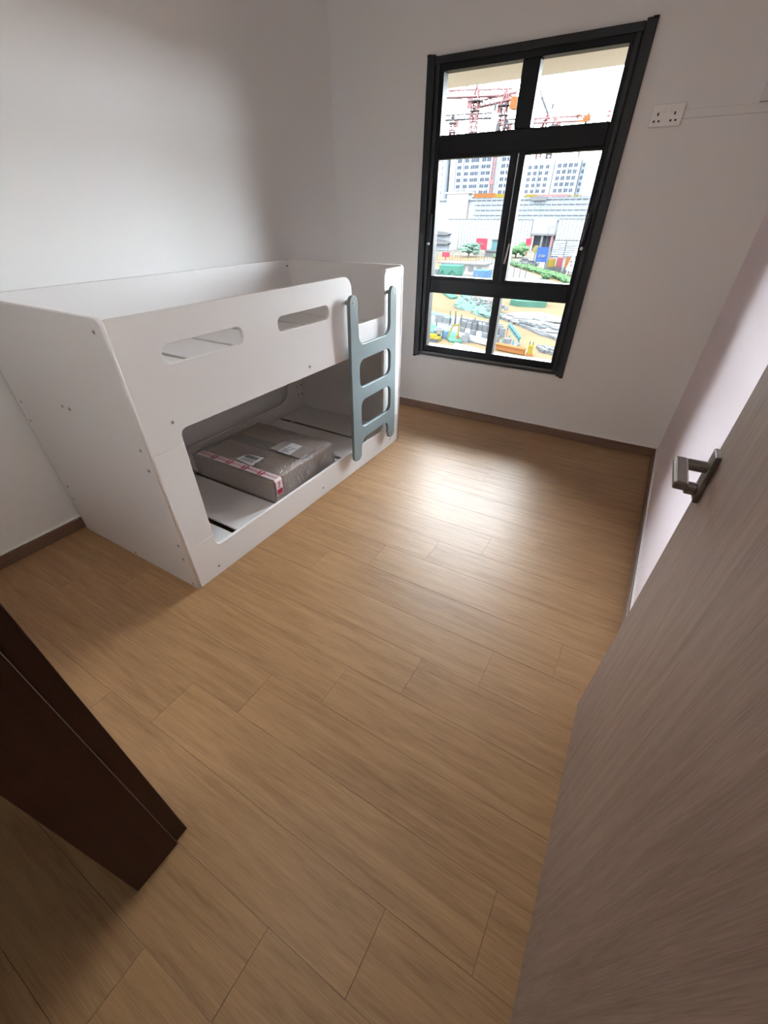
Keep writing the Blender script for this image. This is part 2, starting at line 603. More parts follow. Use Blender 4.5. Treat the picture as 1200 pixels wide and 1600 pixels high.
# hood over the window, outside
struct(obj('trim_5', B((-3.2, YB + 0.11, 2.28), (1.0, 4.41, 2.40)), mat('hood_paint', (0.80, 0.775, 0.725), 0.8, vary=0.02), bevel=0.01))

# ------------------------------------------------------------------ added fill lamps, out of view
def fill_mat(name, strength):
    m, nt, b = new_mat(name)
    b.inputs['Base Color'].default_value = (0.9, 0.9, 0.9, 1)
    b.inputs['Emission Color'].default_value = (1.0, 0.955, 0.90, 1)
    b.inputs['Emission Strength'].default_value = strength
    return m


for (x, y, hw, s, lab) in ((-0.75, 0.42, 0.30, ROOM_FILL, 'square white ceiling lamp just inside the door'),):
    t = thing('ceiling_light', lab, 'lamp', (x, y, ZC))  # unseen lamp, added to brighten the room
    m = MB()
    m.box((x - hw - .02, y - hw - .02, ZC - 0.05), (x - hw, y + hw + .02, ZC))
    m.box((x + hw, y - hw - .02, ZC - 0.05), (x + hw + .02, y + hw + .02, ZC))
    m.box((x - hw, y - hw - .02, ZC - 0.05), (x + hw, y - hw, ZC))
    m.box((x - hw, y + hw, ZC - 0.05), (x + hw, y + hw + .02, ZC))
    obj('lamp_frame', m, M['socket'], t)
    obj('diffuser', B((x - hw, y - hw, ZC - 0.045), (x + hw, y + hw, ZC - 0.02)), fill_mat('lamp_diffuser', s), t)

t = thing('wall_light', 'square white wall lamp at the end of the corridor', 'lamp', (1.2, -0.95, 1.55))  # unseen lamp, added as fill through the doorway
m = MB()
for (y0, y1, z0, z1) in ((-1.18, -1.15, 1.32, 1.78), (-0.75, -0.72, 1.32, 1.78), (-1.15, -0.75, 1.32, 1.35), (-1.15, -0.75, 1.75, 1.78)):
    m.box((1.14, y0, z0), (1.2, y1, z1))
obj('lamp_frame', m, M['socket'], t)
lm = fill_mat('wall_lamp_diffuser', HALL_FILL)
lm.node_tree.nodes['Principled BSDF'].inputs['Emission Color'].default_value = (0.97, 1.0, 0.92, 1)
obj('diffuser', B((1.15, -1.15, 1.35), (1.19, -0.75, 1.75)), lm, t)

# ------------------------------------------------------------------ socket, trunking, panel on the back wall
t = thing('wall_socket', 'white double power socket on the back wall right of the window', 'socket', (-0.31, YB, 1.925))
obj('face_plate', B((-0.391, 3.606, 1.881), (-0.231, 3.630, 1.972)), M['socket'], t, bevel=0.004)
for cx in (-0.354, -0.272):
    p = MB()
    p.box((cx - 0.004, 3.6035, 1.926), (cx + 0.004, 3.607, 1.938))
    p.box((cx - 0.017, 3.6035, 1.900), (cx - 0.007, 3.607, 1.908))
    p.box((cx + 0.007, 3.6035, 1.900), (cx + 0.017, 3.607, 1.908))
    obj('socket_holes', p, M['dark'], t)
    obj('rocker', B((cx + 0.020 if cx < -0.3 else cx - 0.030, 3.602, 1.938), (cx + 0.034 if cx < -0.3 else cx - 0.016, 3.607, 1.958)), M['socket'], t, bevel=0.001)
tag(obj('cable_trunking', B((-0.229, 3.616, 1.908), (XR, 3.630, 1.944)), M['wall'], bevel=0.002),
    'thin wall-coloured cable trunking running right from the white power socket', 'trunking')
tag(obj('wall_panel', B((0.098, 3.612, 1.948), (0.320, 3.630, 2.26)), M['wall'], bevel=0.002),
    'flat pale panel on the back wall above the cable trunking', 'panel')

# ------------------------------------------------------------------ bunk bed
W = M['white_board']
BX0, BX1, BY0, BY1 = -2.555, -1.550, 0.800, 2.890
T = 0.018
bed = thing('bunk_bed', 'low white panelled bunk bed with cut-out sides and a blue-grey ladder', 'bed', ((BX0 + BX1) / 2, (BY0 + BY1) / 2, 0))


def rel(me, parent):
    me.transform(Matrix.Translation(-wloc(parent)))
    return me


def bolt_or_hole(parent, p, d, m=None, r=0.0075):
    d = Vector(d)
    p = Vector(p)
    h = MB()
    h.bar(p - d * 0.001, p + d * 0.0022, r * 2, 12)
    o = obj('bolt', h, m or M['steel'], parent)
    if m is None:
        q = MB()
        q.bar(p + d * 0.001, p + d * 0.0026, r * 0.9, 6)
        bm_ = o.data
        bm_.materials.append(M['dark'])
        n = len(bm_.vertices)
        off = wloc(parent)
        # add the hexagon recess as part of the same bolt
        b2 = bmesh.new()
        b2.from_mesh(bm_)
        vs = [b2.verts.new(Vector(v) - off) for v in q.v]
        for f in q.f:
            fc = b2.faces.new([vs[i] for i in f])
            fc.material_index = 1
        b2.to_mesh(bm_)
        b2.free()
    return o


def end_panel(y0, y1):
    # board() lies in Y-Z; turn it so that the outline runs along X
    out = [(BX0, 0.0), (BX1 + 0.002, 0.0), (BX1 + 0.002, 1.234, 0.022), (BX0, 1.234)]
    me = board(out, [], -T / 2, T / 2, 0.002)
    # (x=thickness, y=along, z) -> (along, thickness, z)
    me.transform(Matrix(((0, 1, 0, 0), (1, 0, 0, (y0 + y1) / 2), (0, 0, 1, 0), (0, 0, 0, 1))))
    me.flip_normals()
    return obj('end_panel', rel(me, bed), W, bed)


e1 = end_panel(BY0, BY0 + T)
e2 = end_panel(BY1 - T, BY1)
for x, z in ((-1.594, 1.191), (-2.091, 0.844), (-2.035, 0.843), (-2.514, 0.785), (-2.520, 0.689), (-1.591, 0.760), (-1.588, 0.669),
             (-1.587, 0.271), (-1.588, 0.186), (-1.587, 0.022), (-2.504, 0.312), (-2.512, 0.225), (-2.062, 0.024)):
    bolt_or_hole(e1, (x, BY0, z), (0, -1, 0))
I0, I1 = BY0 + T, BY1 - T
upper = [(I0, 0.733), (0.967, 0.733), (0.967, 0.795, 0.085), (2.640, 0.795, 0.085), (2.640, 0.733), (I1, 0.733), (I1, 1.226),
         (2.645, 1.226, 0.045), (2.640, 0.965, 0.02), (2.270, 0.965, 0.02), (2.270, 1.226, 0.07), (I0, 1.226)]
fp = obj('front_panel', rel(board(upper, [rect(0.990, 1.402, 1.045, 1.115, 0.030), rect(1.630, 2.040, 1.044, 1.113, 0.030)], BX1 - T, BX1), bed), W, bed)
for y0, y1 in ((I0, 0.967), (2.640, I1)):
    obj('front_stile', rel(board([(y0, 0.2415), (y1, 0.2415), (y1, 0.7325), (y0, 0.7325)], [], BX1 - T, BX1, 0.001), bed), W, bed)
fr_ = obj('front_rail', rel(board([(I0, 0), (I1, 0), (I1, 0.241), (2.640, 0.241), (2.640, 0.168, 0.06), (0.967, 0.168, 0.075), (0.967, 0.241), (I0, 0.241)],
                            [], BX1 - T, BX1), bed), W, bed)
for y, z in ((0.944, 0.835), (1.835, 0.839), (2.78, 0.84)):
    bolt_or_hole(fp, (BX1, y, z), (1, 0, 0))
for y, z in ((0.944, 0.051), (1.849, 0.057), (2.745, 0.055)):
    bolt_or_hole(fr_, (BX1, y, z), (1, 0, 0))
bk = obj('back_panel', rel(board([(I0, 0), (I1, 0), (I1, 1.228), (I0, 1.228)], [rect(0.985, 2.695, 0.197, 0.79, 0.11)], BX0, BX0 + T), bed), W, bed)
for y, z in ((2.802, 0.295), (2.858, 0.296), (2.804, 0.225), (2.857, 0.220)):
    bolt_or_hole(bk, (BX0 + T, y, z), (1, 0, 0), M['dark'], 0.006)  # dark discs drawn for open holes, their shade put into the colour
bolt_or_hole(bk, (BX0 + T, 2.855, 1.19), (1, 0, 0), M['dark'], 0.006)  # one more open hole drawn as a dark disc
# six slat boards to each deck, dark gaps between them
for zt, gap in ((0.102, 0.036), (0.876, 0.032)):
    for i in range(6):
        a, c = I0 + 2.054 / 6 * i, I0 + 2.054 / 6 * (i + 1)
        obj('slat_board', B((BX0 + T + 0.003, a + (gap / 2 if i else 0.002), zt - 0.012), (BX1 - T - 0.003, c - (gap / 2 if i < 5 else 0.002), zt)), W, bed, bevel=0.0015)
    for x in (BX0 + T + 0.001, BX1 - T - 0.031):
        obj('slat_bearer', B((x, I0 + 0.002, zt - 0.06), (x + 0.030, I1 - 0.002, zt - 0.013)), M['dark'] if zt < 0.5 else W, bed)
# ladder bolted on in front
lad_out = [(2.160, 0.112, 0.04), (2.250, 0.112, 0.04), (2.262, 0.258, 0.07), (2.622, 0.258, 0.05), (2.640, 0.112, 0.04), (2.728, 0.112, 0.04),
           (2.713, 1.140, 0.04), (2.634, 1.140, 0.04), (2.634, 0.868, 0.06), (2.258, 0.868, 0.06), (2.250, 1.140, 0.04), (2.170, 1.140, 0.04)]
lad = obj('ladder', rel(board(lad_out, [rect(2.255, 2.645, 0.608, 0.780, 0.05), rect(2.262, 2.652, 0.338, 0.526, 0.05)], -1.520, -1.498, 0.003), bed), M['ladder'], bed)
for y, z in ((2.210, 1.102), (2.676, 1.103), (2.212, 0.148), (2.687, 0.150)):
    bolt_or_hole(lad, (-1.498, y, z), (1, 0, 0), None, 0.010)
    h = MB()
    h.bar((-1.5495, y, z), (-1.5195, y, z), 0.022, 12)
    obj('spacer', h, M['ladder'], lad)

# ------------------------------------------------------------------ parcel on the lower deck
PX0, PX1, PY0, PY1, PZ0, PZ1 = -2.318, -1.640, 1.498, 2.088, 0.1025, 0.250
par = thing('parcel', 'flat brown cardboard parcel in clear wrinkled film on the lower bunk', 'parcel', ((PX0 + PX1) / 2, (PY0 + PY1) / 2, PZ0))
obj('carton', B((PX0, PY0, PZ0), (PX1, PY1, PZ1)), M['card'], par, bevel=0.008)


def film_shell():
    bm = bmesh.new()
    bmesh.ops.create_cube(bm, size=1)
    bmesh.ops.subdivide_edges(bm, edges=bm.edges, cuts=56, use_grid_fill=True)
    rnd = random.Random(3)
    from mathutils import noise
    for v in bm.verts:
        p = v.co
        q = Vector(((PX0 + PX1) / 2 + p.x * (PX1 - PX0 + 0.010), (PY0 + PY1) / 2 + p.y * (PY1 - PY0 + 0.010), PZ0 + 0.001 + (p.z + 0.5) * (PZ1 - PZ0 + 0.005)))
        rg = lambda f: (1 - abs(noise.noise(q * f))) ** 4
        n = 0.35 * rg(7) + 0.4 * rg(19) + 0.25 * rg(47)
        edge = sum(1 for c in p if abs(c) > 0.499)
        a = n * 0.010
        d = Vector((p.x if abs(p.x) > 0.499 else 0, p.y if abs(p.y) > 0.499 else 0, p.z if p.z > 0.499 else 0)) * 2
        v.co = q + d * a
    me = bpy.data.meshes.new('plastic_film')
    bm.to_mesh(me)
    bm.free()
    me.transform(Matrix.Translation(-wloc(par)))
    return me


# raised film creases with crinkle highlights painted white, mostly along the right-hand edges
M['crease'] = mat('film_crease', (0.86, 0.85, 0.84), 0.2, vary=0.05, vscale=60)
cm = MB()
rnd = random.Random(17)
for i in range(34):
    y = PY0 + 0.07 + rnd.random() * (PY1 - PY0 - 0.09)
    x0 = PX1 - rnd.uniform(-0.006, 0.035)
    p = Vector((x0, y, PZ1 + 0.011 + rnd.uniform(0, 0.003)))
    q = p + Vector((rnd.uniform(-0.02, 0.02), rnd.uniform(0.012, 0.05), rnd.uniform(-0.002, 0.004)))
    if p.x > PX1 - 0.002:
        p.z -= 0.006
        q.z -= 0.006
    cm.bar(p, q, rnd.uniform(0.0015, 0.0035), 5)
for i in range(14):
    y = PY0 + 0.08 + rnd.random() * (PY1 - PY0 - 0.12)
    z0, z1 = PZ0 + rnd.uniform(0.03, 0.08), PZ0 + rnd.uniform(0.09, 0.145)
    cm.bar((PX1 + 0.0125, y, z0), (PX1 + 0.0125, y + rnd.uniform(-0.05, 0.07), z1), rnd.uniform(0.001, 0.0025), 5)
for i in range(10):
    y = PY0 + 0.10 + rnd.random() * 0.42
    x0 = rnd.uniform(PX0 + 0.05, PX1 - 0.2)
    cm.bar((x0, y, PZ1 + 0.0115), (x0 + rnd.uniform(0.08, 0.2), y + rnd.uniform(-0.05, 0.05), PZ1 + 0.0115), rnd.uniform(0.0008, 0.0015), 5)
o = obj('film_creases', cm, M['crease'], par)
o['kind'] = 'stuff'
ft = 0.0008
zt = PZ1 + 0.0006
# grey packing tape along the middle of the lid
obj('packing_tape', B((PX0 + 0.01, 1.790, zt - 0.0005), (PX1 - 0.003, 1.900, zt)), M['grey_tape'], par)
obj('plastic_film', film_shell(), M['film'], par, smooth=True)
zl = PZ1 + 0.013
tp = MB()
tp.box((-2.305, 1.500, zl), (-1.630, 1.555, zl + ft))
tp.prism([(-1.630, 1.500, zl + ft), (-1.630, 1.555, zl + ft), (-1.620, 1.555, zl - 0.014), (-1.616, 1.553, 0.158), (-1.616, 1.500, 0.158), (-1.620, 1.500, zl - 0.014)][0:2]
         + [(-1.620, 1.555, zl - 0.014), (-1.620, 1.500, zl - 0.014)], (-0.0008, 0, -0.0004))
tp.box((-1.6208, 1.500, 0.158), (-1.620, 1.555, zl - 0.014))
tape = obj('warning_tape', tp, M['tape_white'], par)


def flat(x, y, z):
    return Matrix.Translation(Vector((x, y, z)) - wloc(par))


RF = Matrix.Rotation(math.radians(90), 4, 'Y')          # lies the lettering on the +X face
for i in range(5):
    xc = -2.275 + 0.137 * i
    obj('tape_lettering', text_mesh('FRAGILE', 0.032, flat(xc + 0.035, 1.529, zl + ft + 0.0005)), M['tape_red'], tape)
    if i < 4 or True:
        q = MB()
        q.box((xc + 0.090, 1.505, zl + ft), (xc + 0.126 if xc + 0.126 < -1.632 else -1.632, 1.550, zl + ft + 0.0006))
        if xc + 0.10 < -1.64:
            obj('tape_block', q, M['tape_red'], tape)
            if xc + 0.126 < -1.632:
                gq = MB()
                c = xc + 0.108
                zz = zl + ft + 0.0006
                gq.prism([(c - 0.010, 1.545, zz), (c - 0.003, 1.527, zz), (c - 0.002, 1.514, zz), (c - 0.009, 1.510, zz), (c + 0.009, 1.510, zz), (c + 0.002, 1.514, zz),
                          (c + 0.003, 1.527, zz), (c + 0.010, 1.545, zz)], (0, 0, 0.0005))
                obj('glass_symbol', gq, M['tape_white'], tape)
q = MB().box((-1.6200, 1.505, 0.163), (-1.6194, 1.550, 0.195))
obj('tape_block', q, M['tape_red'], tape)
obj('tape_lettering', text_mesh('FRA', 0.026, Matrix.Translation(Vector((-1.6194, 1.528, 0.222)) - wloc(par)) @ Matrix.Rotation(math.radians(90), 4, 'Y')), M['tape_red'], tape)


def label_quad(pts, z, th=0.0008):
    return MB().prism([(x, y, z) for x, y in pts], (0, 0, th))


l1 = obj('address_label', label_quad([(-2.031, 1.584), (-1.868, 1.562), (-1.880, 1.685), (-2.007, 1.668)], zl), M['paper'], par)
l1['label'] = 'small white barcode label'
q = MB()
rnd = random.Random(5)
x = -2.005
while x < -1.905:
    wd = rnd.choice((0.002, 0.003, 0.005))
    q.box((x, 1.628, zl + 0.0008), (x + wd, 1.664, zl + 0.0014))
    x += wd + rnd.choice((0.002, 0.003))
for i in range(3):
    q.box((-2.01 + 0.01 * i, 1.592 + 0.011 * i, zl + 0.0008), (-1.90, 1.596 + 0.011 * i, zl + 0.0014))
obj('barcode', q, M['ink'], l1)
l2 = obj('document_pouch', label_quad([(-1.945, 1.805), (-1.655, 1.795), (-1.675, 1.955), (-1.935, 1.950)], zl), M['grey_tape'], par)
l2['label'] = 'translucent document pouch with a folded white sheet'
sh = obj('document_sheet', label_quad([(-1.870, 1.800), (-1.765, 1.797), (-1.775, 1.942), (-1.870, 1.946)], zl + 0.001), M['paper'], l2)
q = MB()
for i in range(6):
    q.box((-1.862, 1.808 + 0.010 * i, zl + 0.0018), (-1.862 + rnd.uniform(0.03, 0.075), 1.811 + 0.010 * i, zl + 0.0024))
q.box((-1.862, 1.880, zl + 0.0018), (-1.778, 1.883, zl + 0.0024))
obj('document_print', q, M['ink'], l2)

# ------------------------------------------------------------------ outside: building site seen through the window
ZG = -12.0
soil = omat('site_soil', (0.93, 0.70, 0.43), 0.30, 0.12)
pale = omat('pale_concrete', (0.86, 0.83, 0.78), 0.06, 0.1)
OM = {
    'net_green': omat('green_netting', (0.36, 0.80, 0.60), 0.25, 0.6),
    'net_pale': omat('pale_green_netting', (0.62, 1.00, 0.85), 0.25, 0.5),
    'white': omat('white_sheeting', (0.87, 0.88, 0.90), 0.10, 0.25),
    'grey': omat('grey_concrete', (0.76, 0.76, 0.78), 0.15, 0.3),
    'mid': omat('mid_grey', (0.82, 0.87, 0.92), 0.2, 0.5),
    'dark': omat('dark_site_grey', (0.36, 0.40, 0.47), 0.2),
    'tower': omat('tower_render', (2.41, 2.56, 2.76), 0.05, 0.1),
    'tower_blue': omat('tower_blue_grey', (2.17, 2.43, 2.78), 0.05, 0.1),
    'window': omat('tower_glass', (0.42, 0.51, 0.69), 0.1),
    'mesh': omat('scaffold_mesh', (2.10, 2.28, 2.49), 0.12, 0.25),
    'mesh2': omat('scaffold_mesh_dark', (1.53, 1.68, 1.89), 0.15, 0.25),
    'beige': omat('beige_render', (1.91, 1.80, 1.66), 0.08, 0.2),
    'panel': omat('white_hoarding', (2.42, 2.65, 2.82), 0.03, 0.2),
    'red': omat('crane_red', (1.3, 0.40, 0.42), 0.1),
    'pink': omat('faded_red_steel', (1.62, 0.84, 0.86), 0.1),
    'orange': omat('orange_paint', (1.38, 0.57, 0.22), 0.1),
    'yellow': omat('yellow_paint', (1.25, 0.92, 0.16), 0.1),
    'steelg': omat('grey_steel', (0.55, 0.55, 0.58), 0.1),
    'blue': omat('blue_sheet', (0.24, 0.50, 1.62), 0.1),
    'blue2': omat('blue_container', (0.40, 0.80, 1.35), 0.1),
    'teal': omat('teal_steel', (0.55, 1.10, 1.14), 0.1),
    'leaf': omat('foliage', (0.54, 0.99, 0.48), 0.45, 1.2),
    'leaf2': omat('blue_green_foliage', (0.77, 1.18, 0.93), 0.4, 1.2),
    'trunk': omat('tree_bark', (0.32, 0.25, 0.18), 0.2),
    'redsign': omat('red_sign', (1.95, 0.26, 0.39), 0.05),
}
struct(obj('ground', B((-2500, -300, ZG - 0.5), (2500, 2600, ZG)), soil))
w = MB()
w.box((-9, YB + 0.08, ZG), (WX0 - 0.03, YB + 0.11, 9))
w.box((WX1 + 0.03, YB + 0.08, ZG), (7, YB + 0.11, 9))
w.box((WX0 - 0.03, YB + 0.08, ZG), (WX1 + 0.03, YB + 0.11, WZ0 - 0.03))
w.box((WX0 - 0.03, YB + 0.08, 2.40), (WX1 + 0.03, YB + 0.11, 9))
struct(obj('wall_exterior', w, OM['beige']))
rd = MB()
rd.prism([(-62, 150, ZG), (-46, 100, ZG), (-10, 100, ZG), (-14, 112, ZG), (-21, 121, ZG), (-37, 146, ZG), (-50, 166, ZG), (-63, 188, ZG)], (0, 0, 0.06))
struct(obj('trim_6', rd, pale))
rd = MB()
rd.prism([(-160, 192, ZG), (-64, 192, ZG), (-50, 170, ZG), (-30, 143, ZG), (-10, 125, ZG), (10, 150, ZG), (40, 236, ZG), (-160, 236, ZG)], (0, 0, 0.04))
struct(obj('trim_7', rd, omat('forecourt', (0.86, 0.80, 0.68), 0.12, 0.15)))


def lattice(m, p, q, w, cells, chord, up=Vector((0, 0, 1)), tri=False):
    p, q = Vector(p), Vector(q)
    d = (q - p).normalized()
    s = d.cross(up)
    if s.length < 0.05:
        s = Vector((1, 0, 0))
    s.normalize()
    n = s.cross(d).normalized()
    offs = [(-s * w / 2), (s * w / 2), n * w] if tri else [(-s - n) * w / 2, (s - n) * w / 2, (s + n) * w / 2, (n - s) * w / 2]
    for o in offs:
        m.bar(p + o, q + o, chord)
    k = len(offs)
    for i in range(cells):
        a, c = p + (q - p) * i / cells, p + (q - p) * (i + 1) / cells
        for j in range(k):
            m.bar(a + offs[j], c + offs[(j + 1) % k], chord * 0.7)
            m.bar(c + offs[j], c + offs[(j + 1) % k], chord * 0.6)


def crane(label, base, ztop, mast_w, jib, cjib, m_mast, m_jib, chord=0.32, apex=4.0, group=None, cells=14, head='orange'):
    """hammerhead tower crane: mast, jib, counter-jib, cab, apex, counterweight"""
    kk = 440.0 / base[1]            # far behind the apartment towers, at true scale for that distance
    x, y = base[0] * kk, base[1] * kk
    ztop = 1.5 + (ztop - 1.5) * kk
    mast_w, cjib, chord, apex = mast_w * kk, cjib * kk, chord * kk, apex * kk
    jib = (jib[0] * kk, jib[1] * kk)
    t = thing('tower_crane', label, 'crane', (x, y, ZG), group)
    m = MB()
    lattice(m, (x, y, ZG), (x, y, ztop), mast_w, int((ztop - ZG) / mast_w / 1.25), chord)
    obj('mast', m, m_mast, t)
    jd = Vector((*jib, 0))
    jn = jd.normalized()
    m = MB()
    lattice(m, Vector((x, y, ztop + mast_w * 0.4)), Vector((x, y, ztop + mast_w * 0.4)) + jd, mast_w * 0.85, cells, chord * 0.85, tri=True)
    obj('jib', m, m_jib, t)
    cd = -jn * cjib
    m = MB()
    lattice(m, Vector((x, y, ztop + mast_w * 0.4)), Vector((x, y, ztop + mast_w * 0.4)) + cd, mast_w * 0.8, max(3, cells // 3), chord * 0.85, tri=True)
    obj('counter_jib', m, m_jib, t)
    e = Vector((x, y, ztop)) + cd * 0.9
    obj('counterweight', MB().obox((e.x, e.y, ztop - mast_w * 0.9), (mast_w * 0.8, mast_w * 1.5, mast_w * 1.5), math.atan2(jn.y, jn.x)), OM[head], t)
    c = Vector((x, y, ztop)) + jn * mast_w
    obj('cab', MB().obox((c.x, c.y - 0.3, ztop - mast_w * 0.9), (mast_w * 0.8, mast_w * 0.8, mast_w * 1.1), 0.3), OM['pink'], t)
    m = MB()
    top = Vector((x, y, ztop + apex + mast_w))
    for sx, sy in ((-1, -1), (1, -1), (1, 1), (-1, 1)):
        m.bar((x + sx * mast_w / 2, y + sy * mast_w / 2, ztop), top, chord)
    m.bar(top, Vector((x, y, ztop + mast_w)) + jd * 0.7, chord * 0.5)
    m.bar(top, Vector((x, y, ztop + mast_w)) + cd * 0.9, chord * 0.5)
    obj('apex_frame', m, m_jib, t)
    obj('slewing_platform', MB().box((x - mast_w, y - mast_w, ztop - 1.0), (x + mast_w, y + mast_w, ztop - 0.5)), OM['steelg'], t)
    obj('climbing_collar', MB().box((x - mast_w * 0.8, y - mast_w * 0.8, ztop - 6.2), (x + mast_w * 0.8, y + mast_w * 0.8, ztop - 5.7)), OM['steelg'], t)
    return t


crane('large red tower crane, tallest in the upper left pane', (-92, 230), 38.0, 2.4, (-15, -6), 14, OM['pink'], OM['pink'], 0.62, 2.5, cells=9)
crane('red tower crane with orange counterweight beside the mullion in the upper left pane', (-80, 231), 36.0, 2.3, (-17, 8), 6, OM['pink'], OM['pink'], 0.62, 1.5, cells=7)
crane('small grey tower crane at the left end of the upper left pane', (-132.4, 300), 41.5, 2.4, (20, 6), 7, OM['pink'], OM['steelg'], 0.7, 0.8, cells=7, head='pink')
crane('distant grey tower crane just showing beside the mullion low in the upper left pane', (-103, 305), 38.5, 2.2, (12, 2), 5, OM['steelg'], OM['steelg'], 0.7, 0.6, cells=5, head='steelg')
crane('low flat tower crane spanning the bottom edge of the upper right pane', (-76, 300), 37.0, 2.2, (16, 4), 12, OM['steelg'], OM['pink'], 0.75, 0.7, cells=7, head='steelg')
t = thing('luffing_crane', 'luffing crane with a raised grey boom at the left of the upper right pane', 'crane', (-119.5, 440, ZG))
m = MB()
lattice(m, (-119.5, 440, ZG), (-119.5, 440, 52.3), 3.2, 18, 1.0)
obj('mast', m, OM['pink'], t)
m = MB()
m.bar((-121.0, 440, 51.5), (-117.8, 440, 59.2), 2.0)
m.bar((-118.0, 440, 52), (-117.0, 440, 59.2), 1.3)
obj('a_frame', m, OM['red'], t)
m = MB()
m.bar((-117.5, 440, 59.3), (-124.0, 440, 68.2), 1.7)
m.bar((-124.0, 440, 68.2), (-126.6, 440, 72.4), 1.0)
m.box((-124.8, 439.5, 67.4), (-123.2, 440.5, 69.2))
obj('boom', m, OM['steelg'], t)
obj('winch_house', MB().box((-122.0, 438, 50), (-116, 441, 52.3)), OM['pink'], t)
m = MB()
m.bar((-116.6, 440, 59), (-115.2, 440, 63.4), 0.9)
m.box((-116.0, 439.4, 62.2), (-114.6, 440.6, 64.6))
obj('warning_mast', m, OM['steelg'], t)
t = thing('machinery_platform', 'orange hoist platform on a pole at the right of the upper right pane', 'platform', (-89.8, 442, ZG))
m = MB()
m.bar((-89.8, 442, ZG), (-89.8, 442, 54.4), 1.4)
obj('pole', m, OM['steelg'], t)
m = MB()
for i in range(4):
    m.box((-92.2 + i * 1.25, 441, 54.4 + (i % 2) * 0.7), (-91.0 + i * 1.25, 443, 56.6 + (i % 3) * 0.9))
m.box((-95.5, 440.6, 54.0), (-87.6, 443.4, 54.9))
m.box((-97.4, 441.5, 57.6), (-94.6, 442.5, 58.3))
obj('deck_load', m, OM['orange'], t)
t = thing('lightning_mast', 'thin grey mast with a small head between the two red cranes', 'mast', (-159.5, 440, ZG))
m = MB()
m.bar((-159.5, 440, ZG), (-159.5, 440, 66.0), 0.85)
obj('pole', m, OM['steelg'], t)
obj('head', MB().blob((-159.5, 440, 66.6), (1.1, 1.1, 2.6), 2, 8, 6, 0.1), OM['steelg'], t)
t = thing('small_mast', 'short grey mast at the right end of the upper right pane', 'mast', (-75.2, 441, ZG))
m = MB()
m.bar((-75.2, 441, ZG), (-75.2, 441, 57.0), 1.0)
obj('pole', m, OM['steelg'], t)
obj('head', MB().box((-76.4, 440.4, 55.4), (-74.0, 441.6, 56.3)).box((-75.9, 440.4, 57.4), (-74.2, 441.6, 58.6)), OM['red'], t)

# apartment towers
WIN_ME = {}


def tower(label, x0, x1, y, zt, cols, rows, ww, wh, m, extra=()):
    t = thing('apartment_tower', label, 'building', ((x0 + x1) / 2, y + 8, ZG))
    obj('tower_wall', MB().box((x0, y, ZG), (x1, y + 16, zt)), m, t)
    base = wloc(t)
    if (ww, wh) not in WIN_ME:
        b_ = MB()
        b_.box((-ww / 2, -0.12, -wh / 2), (-0.12, 0.3, wh / 2))
        b_.box((0.12, -0.12, -wh / 2), (ww / 2, 0.3, wh / 2))
        o = obj('window', b_, OM['window'], t, raw=True)
        WIN_ME[(ww, wh)] = o.data
        bpy.data.objects.remove(o)
    for z in rows:
        for x in cols:
            o = bpy.data.objects.new('window', WIN_ME[(ww, wh)])
            COL.objects.link(o)
            o.parent = t
            o.location = Vector((x, y, z)) - base
    for (a, c) in extra:
        obj('fin_wall', MB().box((a, y - 1.5, ZG), (c, y, zt + 0.6)), OM['tower_blue'], t)
    for z in rows:
        obj('floor_band', MB().box((x0, y - 0.18, z - wh / 2 - 0.75), (x1, y, z - wh / 2 - 0.35)), OM['tower_blue'], t)
    return t


RZ = [31.6 - 3.55 * i for i in range(11)]
tower('pale apartment tower in the left middle pane, upper floors above the mesh-clad block', -167, -135, 380, 46,
      [-159.6, -153.9, -149.3, -146.0, -141.0, -137.4], RZ, 3.0, 2.0, OM['tower'], ((-163.5, -162.2), (-157, -156.2), (-144.2, -143.5)))
tower('narrow grey apartment tower cut by the left edge of the left middle pane', -186, -169, 376, 44, [-180, -176, -172.4], RZ, 2.6, 1.9, OM['tower_blue'])
tower('apartment tower wing with a red hoist rail beside the mullion', -134.4, -113, 383, 45, [-127.5, -123.8, -119], RZ, 2.8, 2.0, OM['tower'], ((-134.4, -133.6), (-131.5, -130.8)))
RZ2 = [26.6 - 3.2 * i for i in range(10)]
tower('pale apartment tower with slit windows at the left of the right middle pane', -112, -91.5, 384, 30.6, [-108.5, -104.6, -100.6, -96.6], RZ2, 2.2, 1.9, OM['tower'], ((-102.8, -102.2), (-94.2, -92)))
tower('apartment tower with paired windows, centre of the right middle pane', -91, -75, 380, 30.0, [-87.8, -84.4, -80.6, -77.4], RZ2, 2.3, 2.0, OM['tower'], ((-82.7, -82.3),))
tower('blank blue-grey apartment tower wing at the right of the right middle pane', -74.6, -66.2, 384, 29.6, [-73.2], RZ2, 1.6, 1.8, OM['tower_blue'], ((-72, -71.2),))
t = thing('hoist_rail', 'pink vertical hoist rail against the towers in the left middle pane', 'hoist', (-132.2, 377, ZG))
m = MB()
lattice(m, (-132.2, 377, ZG), (-132.2, 377, 40), 1.6, 30, 0.3)
obj('rail', m, OM['pink'], t)
obj('cage', MB().box((-134, 375.4, 18.0), (-130.6, 376.2, 20.6)), OM['pink'], t)

